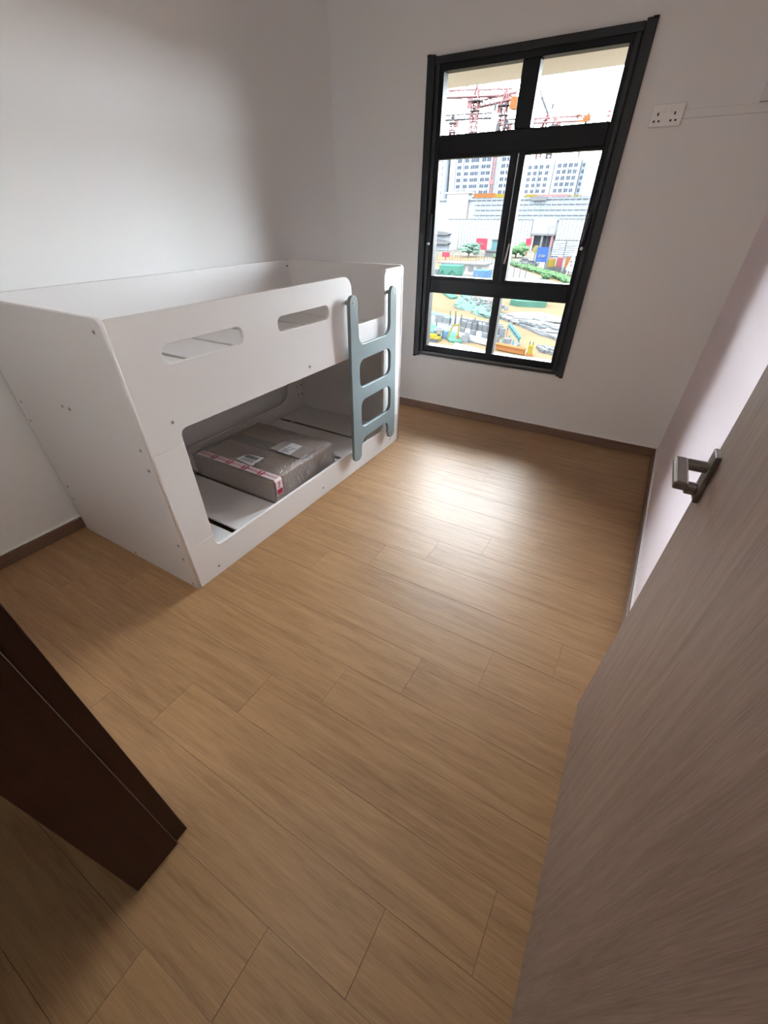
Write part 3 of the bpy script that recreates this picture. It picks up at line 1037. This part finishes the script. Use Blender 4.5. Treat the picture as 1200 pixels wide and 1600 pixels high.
# mesh-clad podium
t = thing('podium_block', 'long grey mesh-clad podium building behind the white hoarding', 'building', (-70, 255, ZG))
obj('podium_wall', MB().box((-190, 242, ZG), (40, 280, 6.8)), OM['mesh'], t)
for i, z in enumerate((5.3, 3.4, 1.5, -0.4)):
    obj('scaffold_band', MB().box((-92, 241.2, z - 0.55), (40, 242, z + 0.45)), OM['mesh2'], t)
for i in range(30):
    x = -91 + i * 2.5
    obj('scaffold_pole', MB().box((x, 240.9, ZG + 10), (x + 0.16, 241.15, 7.6)), OM['mesh'], t)
obj('parapet', MB().box((-190, 241, 6.5), (40, 243, 7.2)), OM['mesh2'], t)
obj('stair_tower', MB().box((-106, 240.2, ZG), (-95, 245, 9.2)), OM['beige'], t)
obj('stair_cap', MB().box((-107, 239.9, 9.0), (-94, 245.5, 9.7)), OM['beige'], t)
for a, c, nm, mt in ((-92.5, -82, 'barrier', 'orange'), (-82, -74, 'barrier', 'yellow'), (-68, -63, 'barrier', 'yellow'), (-63, -49.5, 'barrier', 'pink'), (-49.5, -44, 'barrier', 'yellow'), (-44, -30, 'barrier', 'pink')):
    obj(nm, MB().box((a, 240.6, 7.3), (c, 240.9, 8.9 - 0.03 * (a + 92))), OM[mt], t)
t2 = MB()
t2.prism([(-65, 239.9, 6.0), (-58.2, 239.9, 6.0), (-58.2, 239.9, 7.0), (-59.5, 239.9, 7.6), (-64, 239.9, 7.6), (-65, 239.9, 7.0)], (0, 0.6, 0))
tag(obj('white_canopy', t2, OM['white']), 'small white canopy high on the mesh podium in the right middle pane', 'canopy')
# tree line of scaffolding poles on podium roof
for i, x in enumerate((-104, -101, -98, -90.5, -87)):
    obj('roof_post', MB().box((x, 241, 6.8), (x + 0.25, 241.3, 10.2 + (i % 3) * 0.5)), OM['steelg'], t)

# white panel hoardings in front of the podium
for label, xa, xb, zt_, n in (('white ribbed hoarding in the left middle pane behind the red sign', -102.5, -76, -0.8, 17),
                              ('white ribbed hoarding at the left of the right middle pane', -72, -61.2, -0.9, 7),
                              ('white ribbed hoarding at the right of the right middle pane', -49.8, -33, -0.6, 11)):
    t = thing('panel_hoarding', label, 'hoarding', ((xa + xb) / 2, 236, ZG), 'white hoardings along the podium')
    wdt = (xb - xa) / n
    for i in range(n):
        obj('panel', MB().box((xa + i * wdt, 236, ZG), (xa + (i + 1) * wdt - 0.22, 236.4, zt_)), OM['panel'], t)
    obj('cap_rail', MB().box((xa - 0.2, 235.9, zt_), (xb, 236.5, zt_ + 0.35)), OM['grey'], t)
    obj('backing', MB().box((xa, 236.4, ZG), (xb, 236.8, zt_)), OM['steelg'], t)
t = thing('site_entrance', 'dark entrance with pillars under grey mesh between two white hoardings', 'entrance', (-55.5, 238, ZG))
obj('mesh_screen', MB().box((-61, 235.6, -5.6), (-50.8, 236.2, -0.5)), OM['mesh2'], t)
obj('lintel', MB().box((-61.2, 235.0, -6.3), (-50.4, 236.4, -5.6)), OM['white'], t)
obj('recess', MB().box((-60.6, 238, ZG), (-50.8, 239, -6.2)), OM['dark'], t)
for x, mt in ((-60.4, 'beige'), (-56.2, 'white'), (-51.8, 'pink')):
    obj('pillar', MB().box((x, 235.4, ZG), (x + 0.9, 236.4, -6.2)), OM[mt], t)
obj('side_curtain', MB().box((-61.2, 235.2, ZG), (-60.5, 236, -6.2)), OM['pink'], t)
# canopy building on the left
t = thing('canopy_building', 'low building with two curved white canopies at the left of the left middle pane', 'building', (-97, 218, ZG))
obj('building_wall', MB().box((-112, 217, ZG), (-92.5, 226, -3.0)), OM['mesh'], t)
for z in (-5.2, -8.6):
    c = MB()
    pts = [(-112 + 1.0 * 0, 213.5, z - 0.7)]
    pts = [(-113, 213.5, z - 0.6), (-92.6, 213.5, z - 0.9), (-91.8, 213.5, z - 0.5), (-92.4, 213.5, z + 0.1), (-100, 213.5, z + 0.8), (-113, 213.5, z + 1.0)]
    c.prism(pts, (0, 4, 0))
    obj('canopy', c, OM['white'], t)
# red billboards
t = thing('billboard', 'red billboard with white lettering behind the round tree in the left middle pane', 'sign', (-71, 201, ZG))
obj('sign_board', MB().box((-73.6, 200, -10.2), (-68.9, 200.4, -6.4)), OM['redsign'], t)
q = MB()
for i, (a, c) in enumerate(((0.4, 2.6), (0.9, 3.6), (0.5, 2.0))):
    q.box((-73.4 + a, 199.9, -8.2 - 0.45 * i), (-73.4 + c, 200, -7.95 - 0.45 * i))
obj('sign_writing', q, OM['white'], t)
for x in (-73.2, -69.3):
    obj('post', MB().box((x, 200.1, ZG), (x + 0.25, 200.35, -10.2)), OM['steelg'], t)
tag(obj('red_board', MB().box((-54.6, 205, -8.4), (-52.4, 205.3, -6.3)).box((-53.8, 205.1, ZG), (-53.4, 205.3, -8.4)), OM['redsign']),
    'small red board above the trees in the right middle pane', 'sign')
tag(obj('red_notice', MB().box((-66.3, 150, -9.55), (-63.8, 150.3, -8.3)).box((-65.2, 150.1, ZG), (-64.9, 150.3, -9.5)), OM['redsign']),
    'small red notice board beside the arched fence in the left middle pane', 'sign')
t = thing('site_cabin', 'grey-green site cabin right of the red billboard', 'cabin', (-65.6, 203, ZG))
obj('cabin_wall', MB().box((-67.5, 202, ZG), (-63.8, 206, -7.2)), OM['teal'], t)
obj('cabin_roof', MB().box((-67.8, 201.7, -7.2), (-63.5, 206.2, -6.8)), OM['steelg'], t)
t = thing('kiosk', 'white low kiosk on the forecourt right of the round tree', 'kiosk', (-63, 194, ZG))
obj('kiosk_wall', MB().box((-66.4, 193, ZG), (-60, 196, -10.4)), OM['white'], t)
obj('kiosk_roof', MB().box((-66.8, 192.6, -10.4), (-59.6, 196.3, -10.0)), OM['steelg'], t)


def tree(label, x, y, h, rx, mt, seed, group=None):
    t = thing('tree', label, 'tree', (x, y, ZG), group)
    m = MB()
    m.bar((x, y, ZG), (x, y, ZG + h * 0.6), 0.5, 7)
    obj('trunk', m, OM['trunk'], t)
    rnd_ = random.Random(seed)
    m = MB()
    for i in range(14):
        a = rnd_.uniform(0, 6.28)
        d = rnd_.uniform(0, 0.75)
        m.blob((x + rx * d * math.cos(a), y + rx * d * math.sin(a), ZG + h * rnd_.uniform(0.28, 0.85)),
               (rx * rnd_.uniform(0.28, 0.45),) * 2 + (h * rnd_.uniform(0.12, 0.20),), seed * 40 + i, 9, 6, 0.28)
    obj('crown', m, mt, t)


tree('round blue-green tree in front of the red billboard', -71.6, 188, 4.9, 4.4, OM['leaf2'], 1)
tree('green tree under the small red board in the right middle pane', -54.3, 193, 5.3, 4.3, OM['leaf'], 2)
for i, (x, y, s) in enumerate(((-28.2, 131.5, 1.1), (-44, 158, 0.7))):
    t = thing('bush', ('round green bush at the foot of the hedge' if i == 0 else 'small green bush on the verge behind the hedge'), 'bush', (x, y, ZG))
    m = MB()
    for j in range(5):
        m.blob((x + 0.5 * s * math.cos(j * 1.3), y + 0.5 * s * math.sin(j * 1.3), ZG + 0.8 * s + 0.2 * (j % 2)), (0.7 * s, 0.7 * s, 0.75 * s), 70 + j + i * 9, 9, 6, 0.25)
    obj('bush_crown', m, OM['leaf'], t)

# hedge along the road
path = [(-61.5, 190.5), (-49.5, 168.5), (-36.3, 148.8), (-28.0, 137.4), (-19.5, 122.5), (-10, 106)]
t = thing('hedge', 'long clipped green hedge running diagonally along the pale road', 'hedge', (-36, 148, ZG))
m = MB()
rnd = random.Random(11)
for (ax, ay), (bx, by) in zip(path[:-1], path[1:]):
    n = int(math.hypot(bx - ax, by - ay) / 0.8)
    for i in range(n):
        f = i / n
        m.blob((ax + (bx - ax) * f + rnd.uniform(-.6, .8), ay + (by - ay) * f, ZG + 0.55 + rnd.uniform(-.1, .15)), (1.0, 0.9, 0.65), i, 7, 5, 0.25)
o = obj('foliage', m, OM['leaf'], t)
o['kind'] = 'stuff'

# blue hoarding sign and things around it
t = thing('blue_sign_board', 'blue hoarding board with a white emblem on the forecourt', 'sign', (-34.4, 150, ZG))
obj('sign_board', MB().box((-36.2, 150, -9.75), (-32.9, 150.35, -6.2)), OM['blue'], t)
obj('side_return', MB().box((-32.9, 150, ZG), (-32.4, 150.4, -5.9)), OM['white'], t)
q = MB()
q.prism([(-35.6, 149.9, -8.3), (-35.3, 149.9, -8.9), (-34.9, 149.9, -8.2), (-35.1, 149.9, -7.8)], (0, 0.1, 0))
q.prism([(-34.8, 149.9, -8.2), (-34.6, 149.9, -8.6), (-33.6, 149.9, -8.5), (-33.5, 149.9, -8.1), (-34.2, 149.9, -7.9)], (0, 0.1, 0))
q.box((-35.5, 149.9, -9.4), (-34.8, 150, -9.15))
obj('emblem', q, OM['white'], t)
for x in (-36.1, -33.3):
    obj('post', MB().box((x, 150.4, ZG), (x + 0.2, 150.6, -6.2)), OM['steelg'], t)
t = thing('round_sign', 'yellow round sign board left of the blue hoarding board', 'sign', (-37.0, 151.5, ZG))
m = MB()
m.bar((-37.0, 151.4, -6.8), (-37.0, 151.7, -6.8), 1.9, 16)
obj('disc', m, omat('pale_yellow', (1.15, 1.0, 0.42)), t)
obj('post', MB().box((-37.1, 151.5, ZG), (-36.9, 151.7, -7.4)), OM['steelg'], t)
t = thing('louvred_fence', 'pale blue-grey louvred enclosure right of the blue hoarding board', 'fence', (-28.6, 150.5, ZG))
for i in range(7):
    z = -8.2 + i * 0.51
    obj('slat', MB().box((-32.2, 150.6, z), (-25.0, 150.85, z + 0.34)), OM['tower_blue'], t)
for x in (-32.3, -28.7, -25.1):
    obj('post', MB().box((x, 150.4, ZG), (x + 0.18, 150.6, -4.5)), OM['steelg'], t)
obj('backing', MB().box((-32.2, 151.2, ZG), (-25.0, 151.5, -4.9)), OM['mesh'], t)
obj('top_rail', MB().box((-32.3, 150.3, -4.6), (-24.9, 150.7, -4.35)), OM['steelg'], t)
t = thing('concrete_slab', 'white leaning slab at the right edge of the right middle pane', 'slab', (-23.6, 138, ZG))
m = MB()
m.prism([(-24.9, 138, -10.3), (-22.6, 137, -10.6), (-21.6, 137.2, -6.0), (-23.6, 138.2, -5.8)], (0.1, 0.6, 0))
m.box((-24.5, 138.0, ZG), (-24.2, 138.4, -10.0)).box((-22.6, 137.5, ZG), (-22.3, 137.9, -10.0))
obj('slab_face', m, OM['panel'], t)
q = MB()
q.box((-24.2, 137.65, -8.6), (-23.6, 137.8, -8.3)).box((-23.9, 137.55, -9.4), (-23.4, 137.7, -9.1)).box((-23.2, 137.2, -7.6), (-22.8, 137.4, -7.2))
obj('slab_marks', q, OM['steelg'], t)
for i, (lab, x, y, mt) in enumerate((('yellow and red skip below the louvred enclosure, next to the blue board', -30.9, 148, 'yellow'), ('red generator below the louvred enclosure', -28.6, 147, 'red'),
                                     ('orange pump unit at the right below the louvred enclosure', -25.8, 144, 'orange'))):
    t = thing(('skip', 'generator', 'pump_unit')[i], lab, ('skip', 'generator', 'pump')[i], (x, y, ZG))
    obj('housing', MB().obox((x, y, -10.6 + i * 0.15), (1.9 - 0.25 * i, 1.4, 1.8 + 0.3 * i), 0.2), OM[mt], t)
    obj('skid', MB().obox((x, y, ZG), (2.2 - 0.25 * i, 1.7, 1.4 + i * 0.15), 0.2), OM['steelg'], t)
    obj('lid', MB().obox((x, y, -8.8 + i * 0.45), (1.5, 1.1, 0.3), 0.2), OM['pink' if i < 2 else 'white'], t)
m = MB()
rnd = random.Random(21)
for i in range(46):
    x = rnd.uniform(-30, -21)
    y = 137.5 - (x + 28) * 1.7 + rnd.uniform(4, 9)
    y = min(y, 145.0)
    if math.hypot(x + 25.8, y - 144) < 2.2 or math.hypot(x + 28.6, y - 147) < 2.4:
        continue
    m.blob((x, y, ZG + 0.2), (rnd.uniform(.3, .8), rnd.uniform(.3, .8), rnd.uniform(.2, .6)), i, 6, 4, 0.3)
o = tag(obj('rubble', m, omat('rubble_tan', (0.85, 0.58, 0.42), 0.3, 0.5)), 'brown rubble strewn between the hedge and the louvred enclosure', 'rubble')
o['kind'] = 'stuff'

# arched railing and hut at the left middle pane
t = thing('arched_railing', 'thin white railing with arched bays along the far side of the road', 'railing', (-70, 168, ZG))
for i in range(12):
    xa = -88 + i * 3.0
    m = MB()
    for k in range(6):
        a0, a1 = math.pi * k / 6, math.pi * (k + 1) / 6
        m.bar((xa + 1.4 - 1.3 * math.cos(a0), 168, ZG + 2.0 + 0.8 * math.sin(a0)), (xa + 1.4 - 1.3 * math.cos(a1), 168, ZG + 2.0 + 0.8 * math.sin(a1)), 0.14)
    for k in range(4):
        m.bar((xa + 0.1 + k * 0.87, 168, ZG), (xa + 0.1 + k * 0.87, 168, ZG + 2.1), 0.12)
    obj('railing_bay', m, OM['steelg'], t)
t = thing('flat_roofed_hut', 'long white flat-roofed hut above the green and blue containers', 'hut', (-48, 131, ZG))
obj('hut_roof', MB().box((-58, 128.5, -9.55), (-43.8, 134, -9.2)), OM['white'], t)
obj('hut_wall', MB().box((-57, 129, ZG), (-44.5, 133.6, -9.55)), OM['beige'], t)
for i in range(5):
    obj('window', MB().box((-56 + i * 2.4, 128.85, -10.9), (-54.6 + i * 2.4, 129.05, -9.9)), OM['mid'], t)
t = thing('green_container', 'container under a creased green tarpaulin at the lower left of the left middle pane', 'container', (-49.6, 119, ZG))
obj('box_body', MB().box((-52.3, 118, ZG), (-47.4, 121.4, -9.2)), OM['net_green'], t)
m = MB()
m.prism([(-52.6, 117.8, -9.0), (-47.2, 117.8, -9.0), (-47.3, 117.8, -11.0), (-49.0, 117.8, -10.0), (-50.6, 117.8, -11.3), (-51.6, 117.8, -10.0), (-52.5, 117.8, -11.2)], (0, 3.8, 0))
obj('tarpaulin', m, omat('green_tarp', (0.34, 0.95, 0.72), 0.2, 0.8), t)
t = thing('blue_container', 'blue container with a pale hatch at the bottom of the left middle pane', 'container', (-41.2, 119, ZG))
obj('box_body', MB().box((-43.2, 118, ZG), (-39.6, 121.4, -9.7)), OM['blue2'], t)
obj('hatch', MB().box((-42.4, 117.9, -11.2), (-41.8, 118.05, -10.4)), OM['white'], t)
obj('door_bar', MB().box((-40.3, 117.9, -11.8), (-40.1, 118.05, -9.9)), OM['white'], t)
t = thing('white_cabin', 'small white cabin with dark windows at the left edge beside the green tarpaulin', 'cabin', (-54.6, 121, ZG))
obj('cabin_wall', MB().box((-56.5, 119, ZG), (-53.2, 122, -10.0)), OM['white'], t)
for x in (-55.9, -54.5):
    obj('window', MB().box((x, 118.9, -11.4), (x + 0.8, 119.05, -10.5)), OM['mid'], t)
t = thing('scrap_pile', 'pile of grey scrap behind the blue container', 'pile', (-39.5, 126, ZG))
m = MB()
rnd = random.Random(31)
for i in range(16):
    m.obox((-40 + rnd.uniform(-1.6, 2.2), 126 + rnd.uniform(-1.5, 1.5), ZG + rnd.uniform(0, 1.2)), (rnd.uniform(.3, 1), rnd.uniform(.3, 1), rnd.uniform(.4, 1.4)), rnd.uniform(0, 3))
obj('scrap', m, OM['mid'], t)
t = thing('safety_gate', 'tall white frame gate standing on the road beside the mullion', 'gate', (-34, 131, ZG))
m = MB()
for x in (-38.2, -36.6, -35.0, -33.4):
    m.bar((x, 131, ZG), (x, 131, ZG + 3.3), 0.16)
obj('bars', m, OM['steelg'], t)
m = MB()
m.bar((-38.3, 131, ZG + 3.3), (-33.3, 131, ZG + 3.3), 0.22)
obj('top_bar', m, OM['white'], t)
for i in range(3):
    tag(obj('road_barrier', MB().obox((-35.5 + 3.2 * i, 121.6 - 0.6 * i, ZG + 0.05), (3.0, 0.35, 0.45), 0.06), OM['white']),
        ('leftmost', 'middle', 'rightmost')[i] + ' of three low white road barriers at the bottom of the right middle pane', 'barrier', 'white road barriers')
# street lamps
for i, (x, y) in enumerate(((-88, 205), (-79, 205), (-62.4, 207), (-47, 207))):
    t = thing('street_lamp', ('street lamp nearest the curved canopies', 'street lamp left of the red billboard', 'street lamp right of the red billboard', 'street lamp right of the small red board')[i], 'lamp', (x, y, ZG))
    m = MB()
    m.bar((x, y, ZG), (x, y, -2.8), 0.16)
    obj('pole', m, OM['steelg'], t)
    m = MB()
    m.bar((x, y, -2.8), (x + 1.6, y, -2.5), 0.12)
    m.box((x + 1.3, y - 0.2, -2.65), (x + 2.1, y + 0.2, -2.4))
    obj('arm', m, OM['mid'], t)
# cars on the forecourt
for i, (x, y, mt) in enumerate(((-44.5, 171, 'white'), (-40.5, 164, 'mid'), (-84, 176, 'white'))):
    t = thing('parked_car', ('white parked car under the trees in the right middle pane', 'grey parked car just left of the blue board', 'white parked car behind the arched railing')[i], 'car', (x, y, ZG))
    obj('car_body', MB().prism([(x - 2.1, y, ZG + 0.35), (x + 2.1, y, ZG + 0.35), (x + 2.1, y, ZG + 0.95), (x + 1.2, y, ZG + 1.0), (x + 0.6, y, ZG + 1.5), (x - 1.1, y, ZG + 1.5), (x - 1.7, y, ZG + 1.0), (x - 2.1, y, ZG + 0.95)], (0, 1.7, 0)), OM[mt], t)
    obj('windows', MB().prism([(x + 1.05, y - 0.03, ZG + 1.02), (x + 0.55, y - 0.03, ZG + 1.42), (x - 1.0, y - 0.03, ZG + 1.42), (x - 1.5, y - 0.03, ZG + 1.02)], (0, 1.76, 0)), OM['dark'], t)
    for wx in (-1.3, 1.3):
        m = MB()
        m.bar((x + wx, y - 0.05, ZG + 0.33), (x + wx, y + 1.75, ZG + 0.33), 0.66, 12)
        obj('wheel', m, OM['dark'], t)

# ---- lower panes: the open site
sg = lambda pts, h, z=ZG: MB().prism([(x, y, z) for x, y in pts], (0, 0, h))
tag(obj('green_net_strip', sg([(-41.6, 95.5), (-37, 89.0), (-36.2, 88.6), (-35.8, 90.5), (-40.6, 97)], 0.35), OM['net_green']), 'narrow green net strip on the soil at the top left of the lower left pane', 'netting')
t = thing('covered_spoil_heap', 'heap under blue-green netting at the right of the lower left pane', 'heap', (-27, 81, ZG))
rnd = random.Random(41)
m = MB()
for i in range(26):
    f = rnd.random()
    m.blob((-32.5 + 9.8 * f + rnd.uniform(-.6, .6), 84.5 - 8.5 * f + rnd.uniform(-2.2, 3.5), ZG + 0.2), (1.4, 1.5, rnd.uniform(.4, 1.0)), 300 + i, 8, 5, 0.3)
obj('net_cover', m, OM['net_pale'], t)
m = MB()
for i in range(46):
    f = rnd.random()
    m.obox((-31.5 + 9 * f + rnd.uniform(-.5, 1), 84 - 8 * f + rnd.uniform(-2, 3), ZG + 0.8), (.5, .5, rnd.uniform(.2, .5)), rnd.uniform(0, 3))
o = obj('sandbags', m, OM['white'], t)
o['kind'] = 'stuff'
tag(obj('teal_net_strip', sg([(-35.2, 90.5), (-31, 84.5), (-29.8, 85), (-33.6, 91.5)], 0.7), OM['teal']), 'teal net strip above the covered heap in the lower left pane', 'netting')
t = thing('timber_stack', 'stack of reddish timber at the top right of the lower left pane', 'timber', (-30.2, 90.2, ZG))
for i in range(5):
    obj('plank', MB().obox((-31.5 + i * 0.55, 90.4 - 0.2 * (i % 2), ZG + 0.25 * (i % 3)), (3.2, 0.45, 0.3), 0.35), OM['pink' if i % 2 else 'beige'], t)
tag(obj('pale_net_strip', sg([(-33.6, 73.2), (-27.4, 70.4), (-26.6, 69.2), (-28.6, 69.0), (-33.4, 70.8)], 0.4), OM['net_pale']), 'long pale green net strip across the middle of the lower left pane', 'netting')
t = thing('foundation_works', 'grey foundation trench with formwork walls in the lower left pane', 'foundation', (-24, 62, ZG))
obj('slab', sg([(-32.5, 68.6), (-26.8, 67.6), (-19.4, 66.2), (-16.6, 57.6), (-20.6, 57.2), (-24, 60.5), (-30.2, 63.6)], 0.18), OM['grey'], t)
rnd = random.Random(51)
for i in range(9):
    f = i / 8
    obj('formwork', MB().obox((-30.5 + 11.5 * f, 66.9 - 1.6 * f, ZG + 0.15), (1.15, 0.35, 0.7 + 0.25 * (i % 2)), -0.13), OM['mid' if i % 3 else 'mesh'], t)
for i in range(8):
    f = i / 7
    obj('formwork', MB().obox((-23.6 + 6.2 * f, 63.2 - 1.6 * f, ZG + 0.15), (0.75, 0.3, 1.1), -0.2), OM['mid' if i % 2 else 'grey'], t)
for i in range(7):
    f = i / 6
    obj('formwork', MB().obox((-22.8 + 5.6 * f, 60.6 - 1.9 * f, ZG + 0.15), (0.7, 0.25, 0.8), -0.2), OM['mesh' if i % 2 else 'mid'], t)
for i in range(14):
    x, y = rnd.uniform(-31, -19), rnd.uniform(61, 66)
    if x + 1.8 * (y - 58) < -9:
        m = MB()
        m.bar((x, y, ZG), (x, y, ZG + rnd.uniform(1.0, 2.2)), 0.14)
        obj('rebar_post', m, OM['dark'], t)
obj('kerb_beam', MB().prism([(-26.8, 68.1, ZG + 0.2), (-19.0, 66.4, ZG + 0.2), (-19.0, 66.8, ZG + 0.2), (-26.8, 68.6, ZG + 0.2)], (0, 0, 0.6)), OM['white'], t)
obj('kerb_beam', MB().prism([(-22.6, 58.4, ZG + 0.1), (-17.2, 56.3, ZG + 0.1), (-17.2, 57.0, ZG + 0.1), (-22.6, 59.2, ZG + 0.1)], (0, 0, 0.55)), OM['panel'], t)
tag(obj('tarpaulin_sheet', sg([(-30.0, 65.0), (-26.6, 61.9), (-26.6, 59.2), (-28.0, 60.0), (-30.6, 63.2)], 0.25), OM['net_green']), 'green tarpaulin sheet at the left edge of the lower left pane', 'tarpaulin')
tag(obj('tarpaulin_sheet', sg([(-25.2, 61.6), (-22.4, 59.2), (-20.9, 56.0), (-22.6, 55.8), (-24.4, 58.2)], 0.25), OM['net_green']), 'green tarpaulin sheet under the yellow excavator arm', 'tarpaulin')
t = thing('water_tank', 'white tank on a teal stand in the lower left corner pane', 'tank', (-25.0, 57.6, ZG))
m = MB()
m.bar((-25.1, 57.6, -11.15), (-25.1, 57.6, -10.95), 1.5, 14)
m.blob((-25.1, 57.6, -10.95), (0.4, 0.4, 0.35), 5, 10, 6, 0.02)
obj('tank_body', m, OM['white'], t)
for dx, dy in ((-.5, -.4), (.5, -.4), (.5, .4), (-.5, .4)):
    obj('leg', MB().box((-25.1 + dx - .06, 57.6 + dy - .06, ZG), (-25.1 + dx + .06, 57.6 + dy + .06, -11.15)), OM['teal'], t)
obj('pump_box', MB().box((-25.4, 57.3, ZG), (-24.8, 57.9, -11.6)), OM['dark'], t)
obj('side_drum', MB().box((-24.3, 57.4, ZG), (-23.7, 58.0, -11.1)), OM['blue2'], t)
t = thing('excavator', 'yellow excavator with a folded arm in the lower left pane', 'excavator', (-24.5, 56.0, ZG))
obj('chassis', MB().obox((-25.0, 55.6, ZG + 0.1), (2.0, 1.2, 0.4), -0.1), OM['yellow'], t)
obj('track', MB().obox((-25.0, 55.1, ZG), (2.1, 0.35, 0.35), -0.1), OM['dark'], t)
obj('track', MB().obox((-25.0, 56.2, ZG), (2.1, 0.35, 0.35), -0.1), OM['dark'], t)
obj('engine_house', MB().obox((-25.2, 55.6, ZG + 0.5), (1.3, 1.0, 0.25), -0.1), omat('bright_yellow', (1.4, 1.2, 0.10)), t)
m = MB()
m.bar((-23.6, 57.2, ZG + 0.2), (-23.0, 57.4, ZG + 1.65), 0.20)
obj('boom', m, OM['yellow'], t)
m = MB()
m.bar((-23.05, 57.4, ZG + 1.75), (-22.2, 57.5, ZG + 1.95), 0.18)
m.bar((-22.2, 57.5, ZG + 2.0), (-22.15, 57.5, ZG + 0.5), 0.22)
obj('dipper', m, OM['yellow'], t)
obj('bucket', MB().obox((-22.15, 57.5, ZG + 0.15), (0.4, 0.5, 0.45), 0.3), OM['orange'], t)
tag(obj('white_crate', MB().obox((-20.9, 57.0, ZG), (0.9, 0.8, 0.9), 0.1).obox((-20.7, 57.0, ZG + .9), (0.5, 0.5, 0.3), 0.1), OM['white']), 'white crate right of the green tarpaulin under the excavator arm', 'crate')
tag(obj('planked_walkway', sg([(-21.6, 55.4), (-16.6, 53.4), (-15.8, 51.4), (-21.0, 52.6)], 0.2), OM['beige']), 'pale walkway along the bottom of the lower left pane', 'walkway')

# lower right pane
t = thing('net_covered_stack', 'box-shaped stack under green netting at the top of the lower right pane', 'stack', (-21.6, 90, ZG))
obj('net_cover', MB().prism([(-24.8, 92.5, ZG), (-18.6, 92.5, ZG), (-18.0, 88.6, ZG), (-19.5, 88.0, ZG), (-22.6, 87.2, ZG), (-24.4, 88.2, ZG)], (0, 0, 0.9)), OM['net_green'], t)
obj('net_top', MB().prism([(-24.6, 93.2, ZG + .9), (-19.0, 92.8, ZG + .9), (-18.6, 90.6, ZG + .9), (-24.2, 90.6, ZG + .9)], (0, 0, 0.3)), OM['net_pale'], t)
t = thing('sheeted_slab', 'broad heap under overlapping white plastic sheets in the lower right pane', 'slab', (-16, 74, ZG))
big = [(-22.8, 77.0), (-20.8, 80.8), (-17.2, 82.6), (-12.7, 79.6), (-9.5, 76), (-8.5, 66), (-10.9, 64.9), (-13.1, 65.8), (-16.4, 69.6), (-19.6, 73.0)]
obj('sheet', sg(big, 0.25), OM['white'], t)
rnd = random.Random(61)
for i in range(26):
    f, h_ = rnd.random(), rnd.uniform(-2.5, 2.5)
    c = (-20.5 + 10 * f + h_ * .5, 76 - 8 * f + h_ * 1.0 + 1.2, ZG + 0.22 + 0.02 * i / 3)
    obj('sheet', MB().obox(c, (rnd.uniform(1.2, 3.2), rnd.uniform(0.8, 2.2), 0.10), rnd.uniform(-0.6, 0.2)), OM['white'], t)
for i in range(9):
    f = rnd.random()
    obj('ballast', MB().obox((-18.5 + 7.5 * f + rnd.uniform(-.6, .6), 72 - 4.4 * f + rnd.uniform(-.5, 1), ZG + 0.45), (rnd.uniform(.8, 1.6), 0.35, 0.18), -0.5), OM['mid'], t)
for i in range(12):
    f = i / 11
    obj('kerb_stone', MB().obox((-22.4 + 12.0 * f, 75.6 - 11.4 * f, ZG), (1.25, 0.5, 0.35), -0.75), OM['mid' if i % 2 else 'grey'], t)
t = thing('launching_frame', 'teal and white steel rig with a sloping boom in the lower right pane', 'rig', (-15.2, 58, ZG))
for (x, y) in ((-15.9, 57.2), (-14.6, 57.4), (-15.7, 59.2), (-14.4, 59.4)):
    obj('leg', MB().box((x - .08, y - .08, ZG), (x + .08, y + .08, ZG + 1.0)), OM['teal'], t)
m = MB()
lattice(m, (-16.1, 59.5, ZG + 2.2), (-14.2, 58.6, ZG + 0.9), 0.35, 6, 0.14)
obj('boom', m, OM['teal'], t)
m = MB()
m.bar((-16.2, 59.6, ZG), (-16.15, 59.5, ZG + 2.3), 0.14)
obj('mast', m, OM['pink'], t)
obj('platform', MB().box((-16.3, 57.0, ZG + .1), (-14.1, 59.0, ZG + .35)), OM['white'], t)
obj('winch', MB().box((-15.9, 57.6, ZG + .35), (-15.1, 58.3, ZG + .9)), OM['white'], t)
t = thing('orange_beam', 'long orange steel beam lying along the bottom of the lower right pane', 'beam', (-13.9, 54.6, ZG))
m = MB()
m.prism([(-16.1, 55.2, ZG + .1), (-12.3, 54.2, ZG + .1), (-12.3, 54.7, ZG + .1), (-16.0, 55.9, ZG + .1)], (0, 0, 0.55))
obj('web', m, OM['orange'], t)
m = MB()
m.prism([(-16.2, 55.1, ZG + .65), (-12.25, 54.1, ZG + .65), (-12.25, 54.8, ZG + .65), (-16.0, 56.0, ZG + .65)], (0, 0, 0.1))
obj('flange', m, OM['orange'], t)
t = thing('yellow_compactor', 'yellow compactor standing at the end of the orange beam', 'machine', (-11.7, 54.6, ZG))
obj('machine_body', MB().obox((-11.7, 54.6, ZG + .3), (0.55, 0.6, 0.9), 0.2), OM['yellow'], t)
obj('base_plate', MB().obox((-11.7, 54.6, ZG), (0.75, 0.8, 0.3), 0.2), OM['orange'], t)
m = MB()
m.bar((-11.9, 54.6, ZG + 1.2), (-11.9, 54.6, ZG + 1.6), 0.10)
m.bar((-11.5, 54.6, ZG + 1.2), (-11.5, 54.6, ZG + 1.6), 0.10)
obj('handle', m, OM['dark'], t)
m = MB()
rnd = random.Random(71)
for i in range(40):
    f = rnd.random()
    m.obox((-11.6 + 3.4 * f, 58.8 - 4.6 * f * rnd.random() + rnd.uniform(-.8, .8), ZG), (rnd.uniform(.3, 1.2), rnd.uniform(.2, .5), rnd.uniform(.15, .4)), rnd.uniform(-1, .4))
o = tag(obj('concrete_debris', m, OM['grey']), 'grey broken concrete at the bottom right of the lower right pane', 'debris')
o['kind'] = 'stuff'
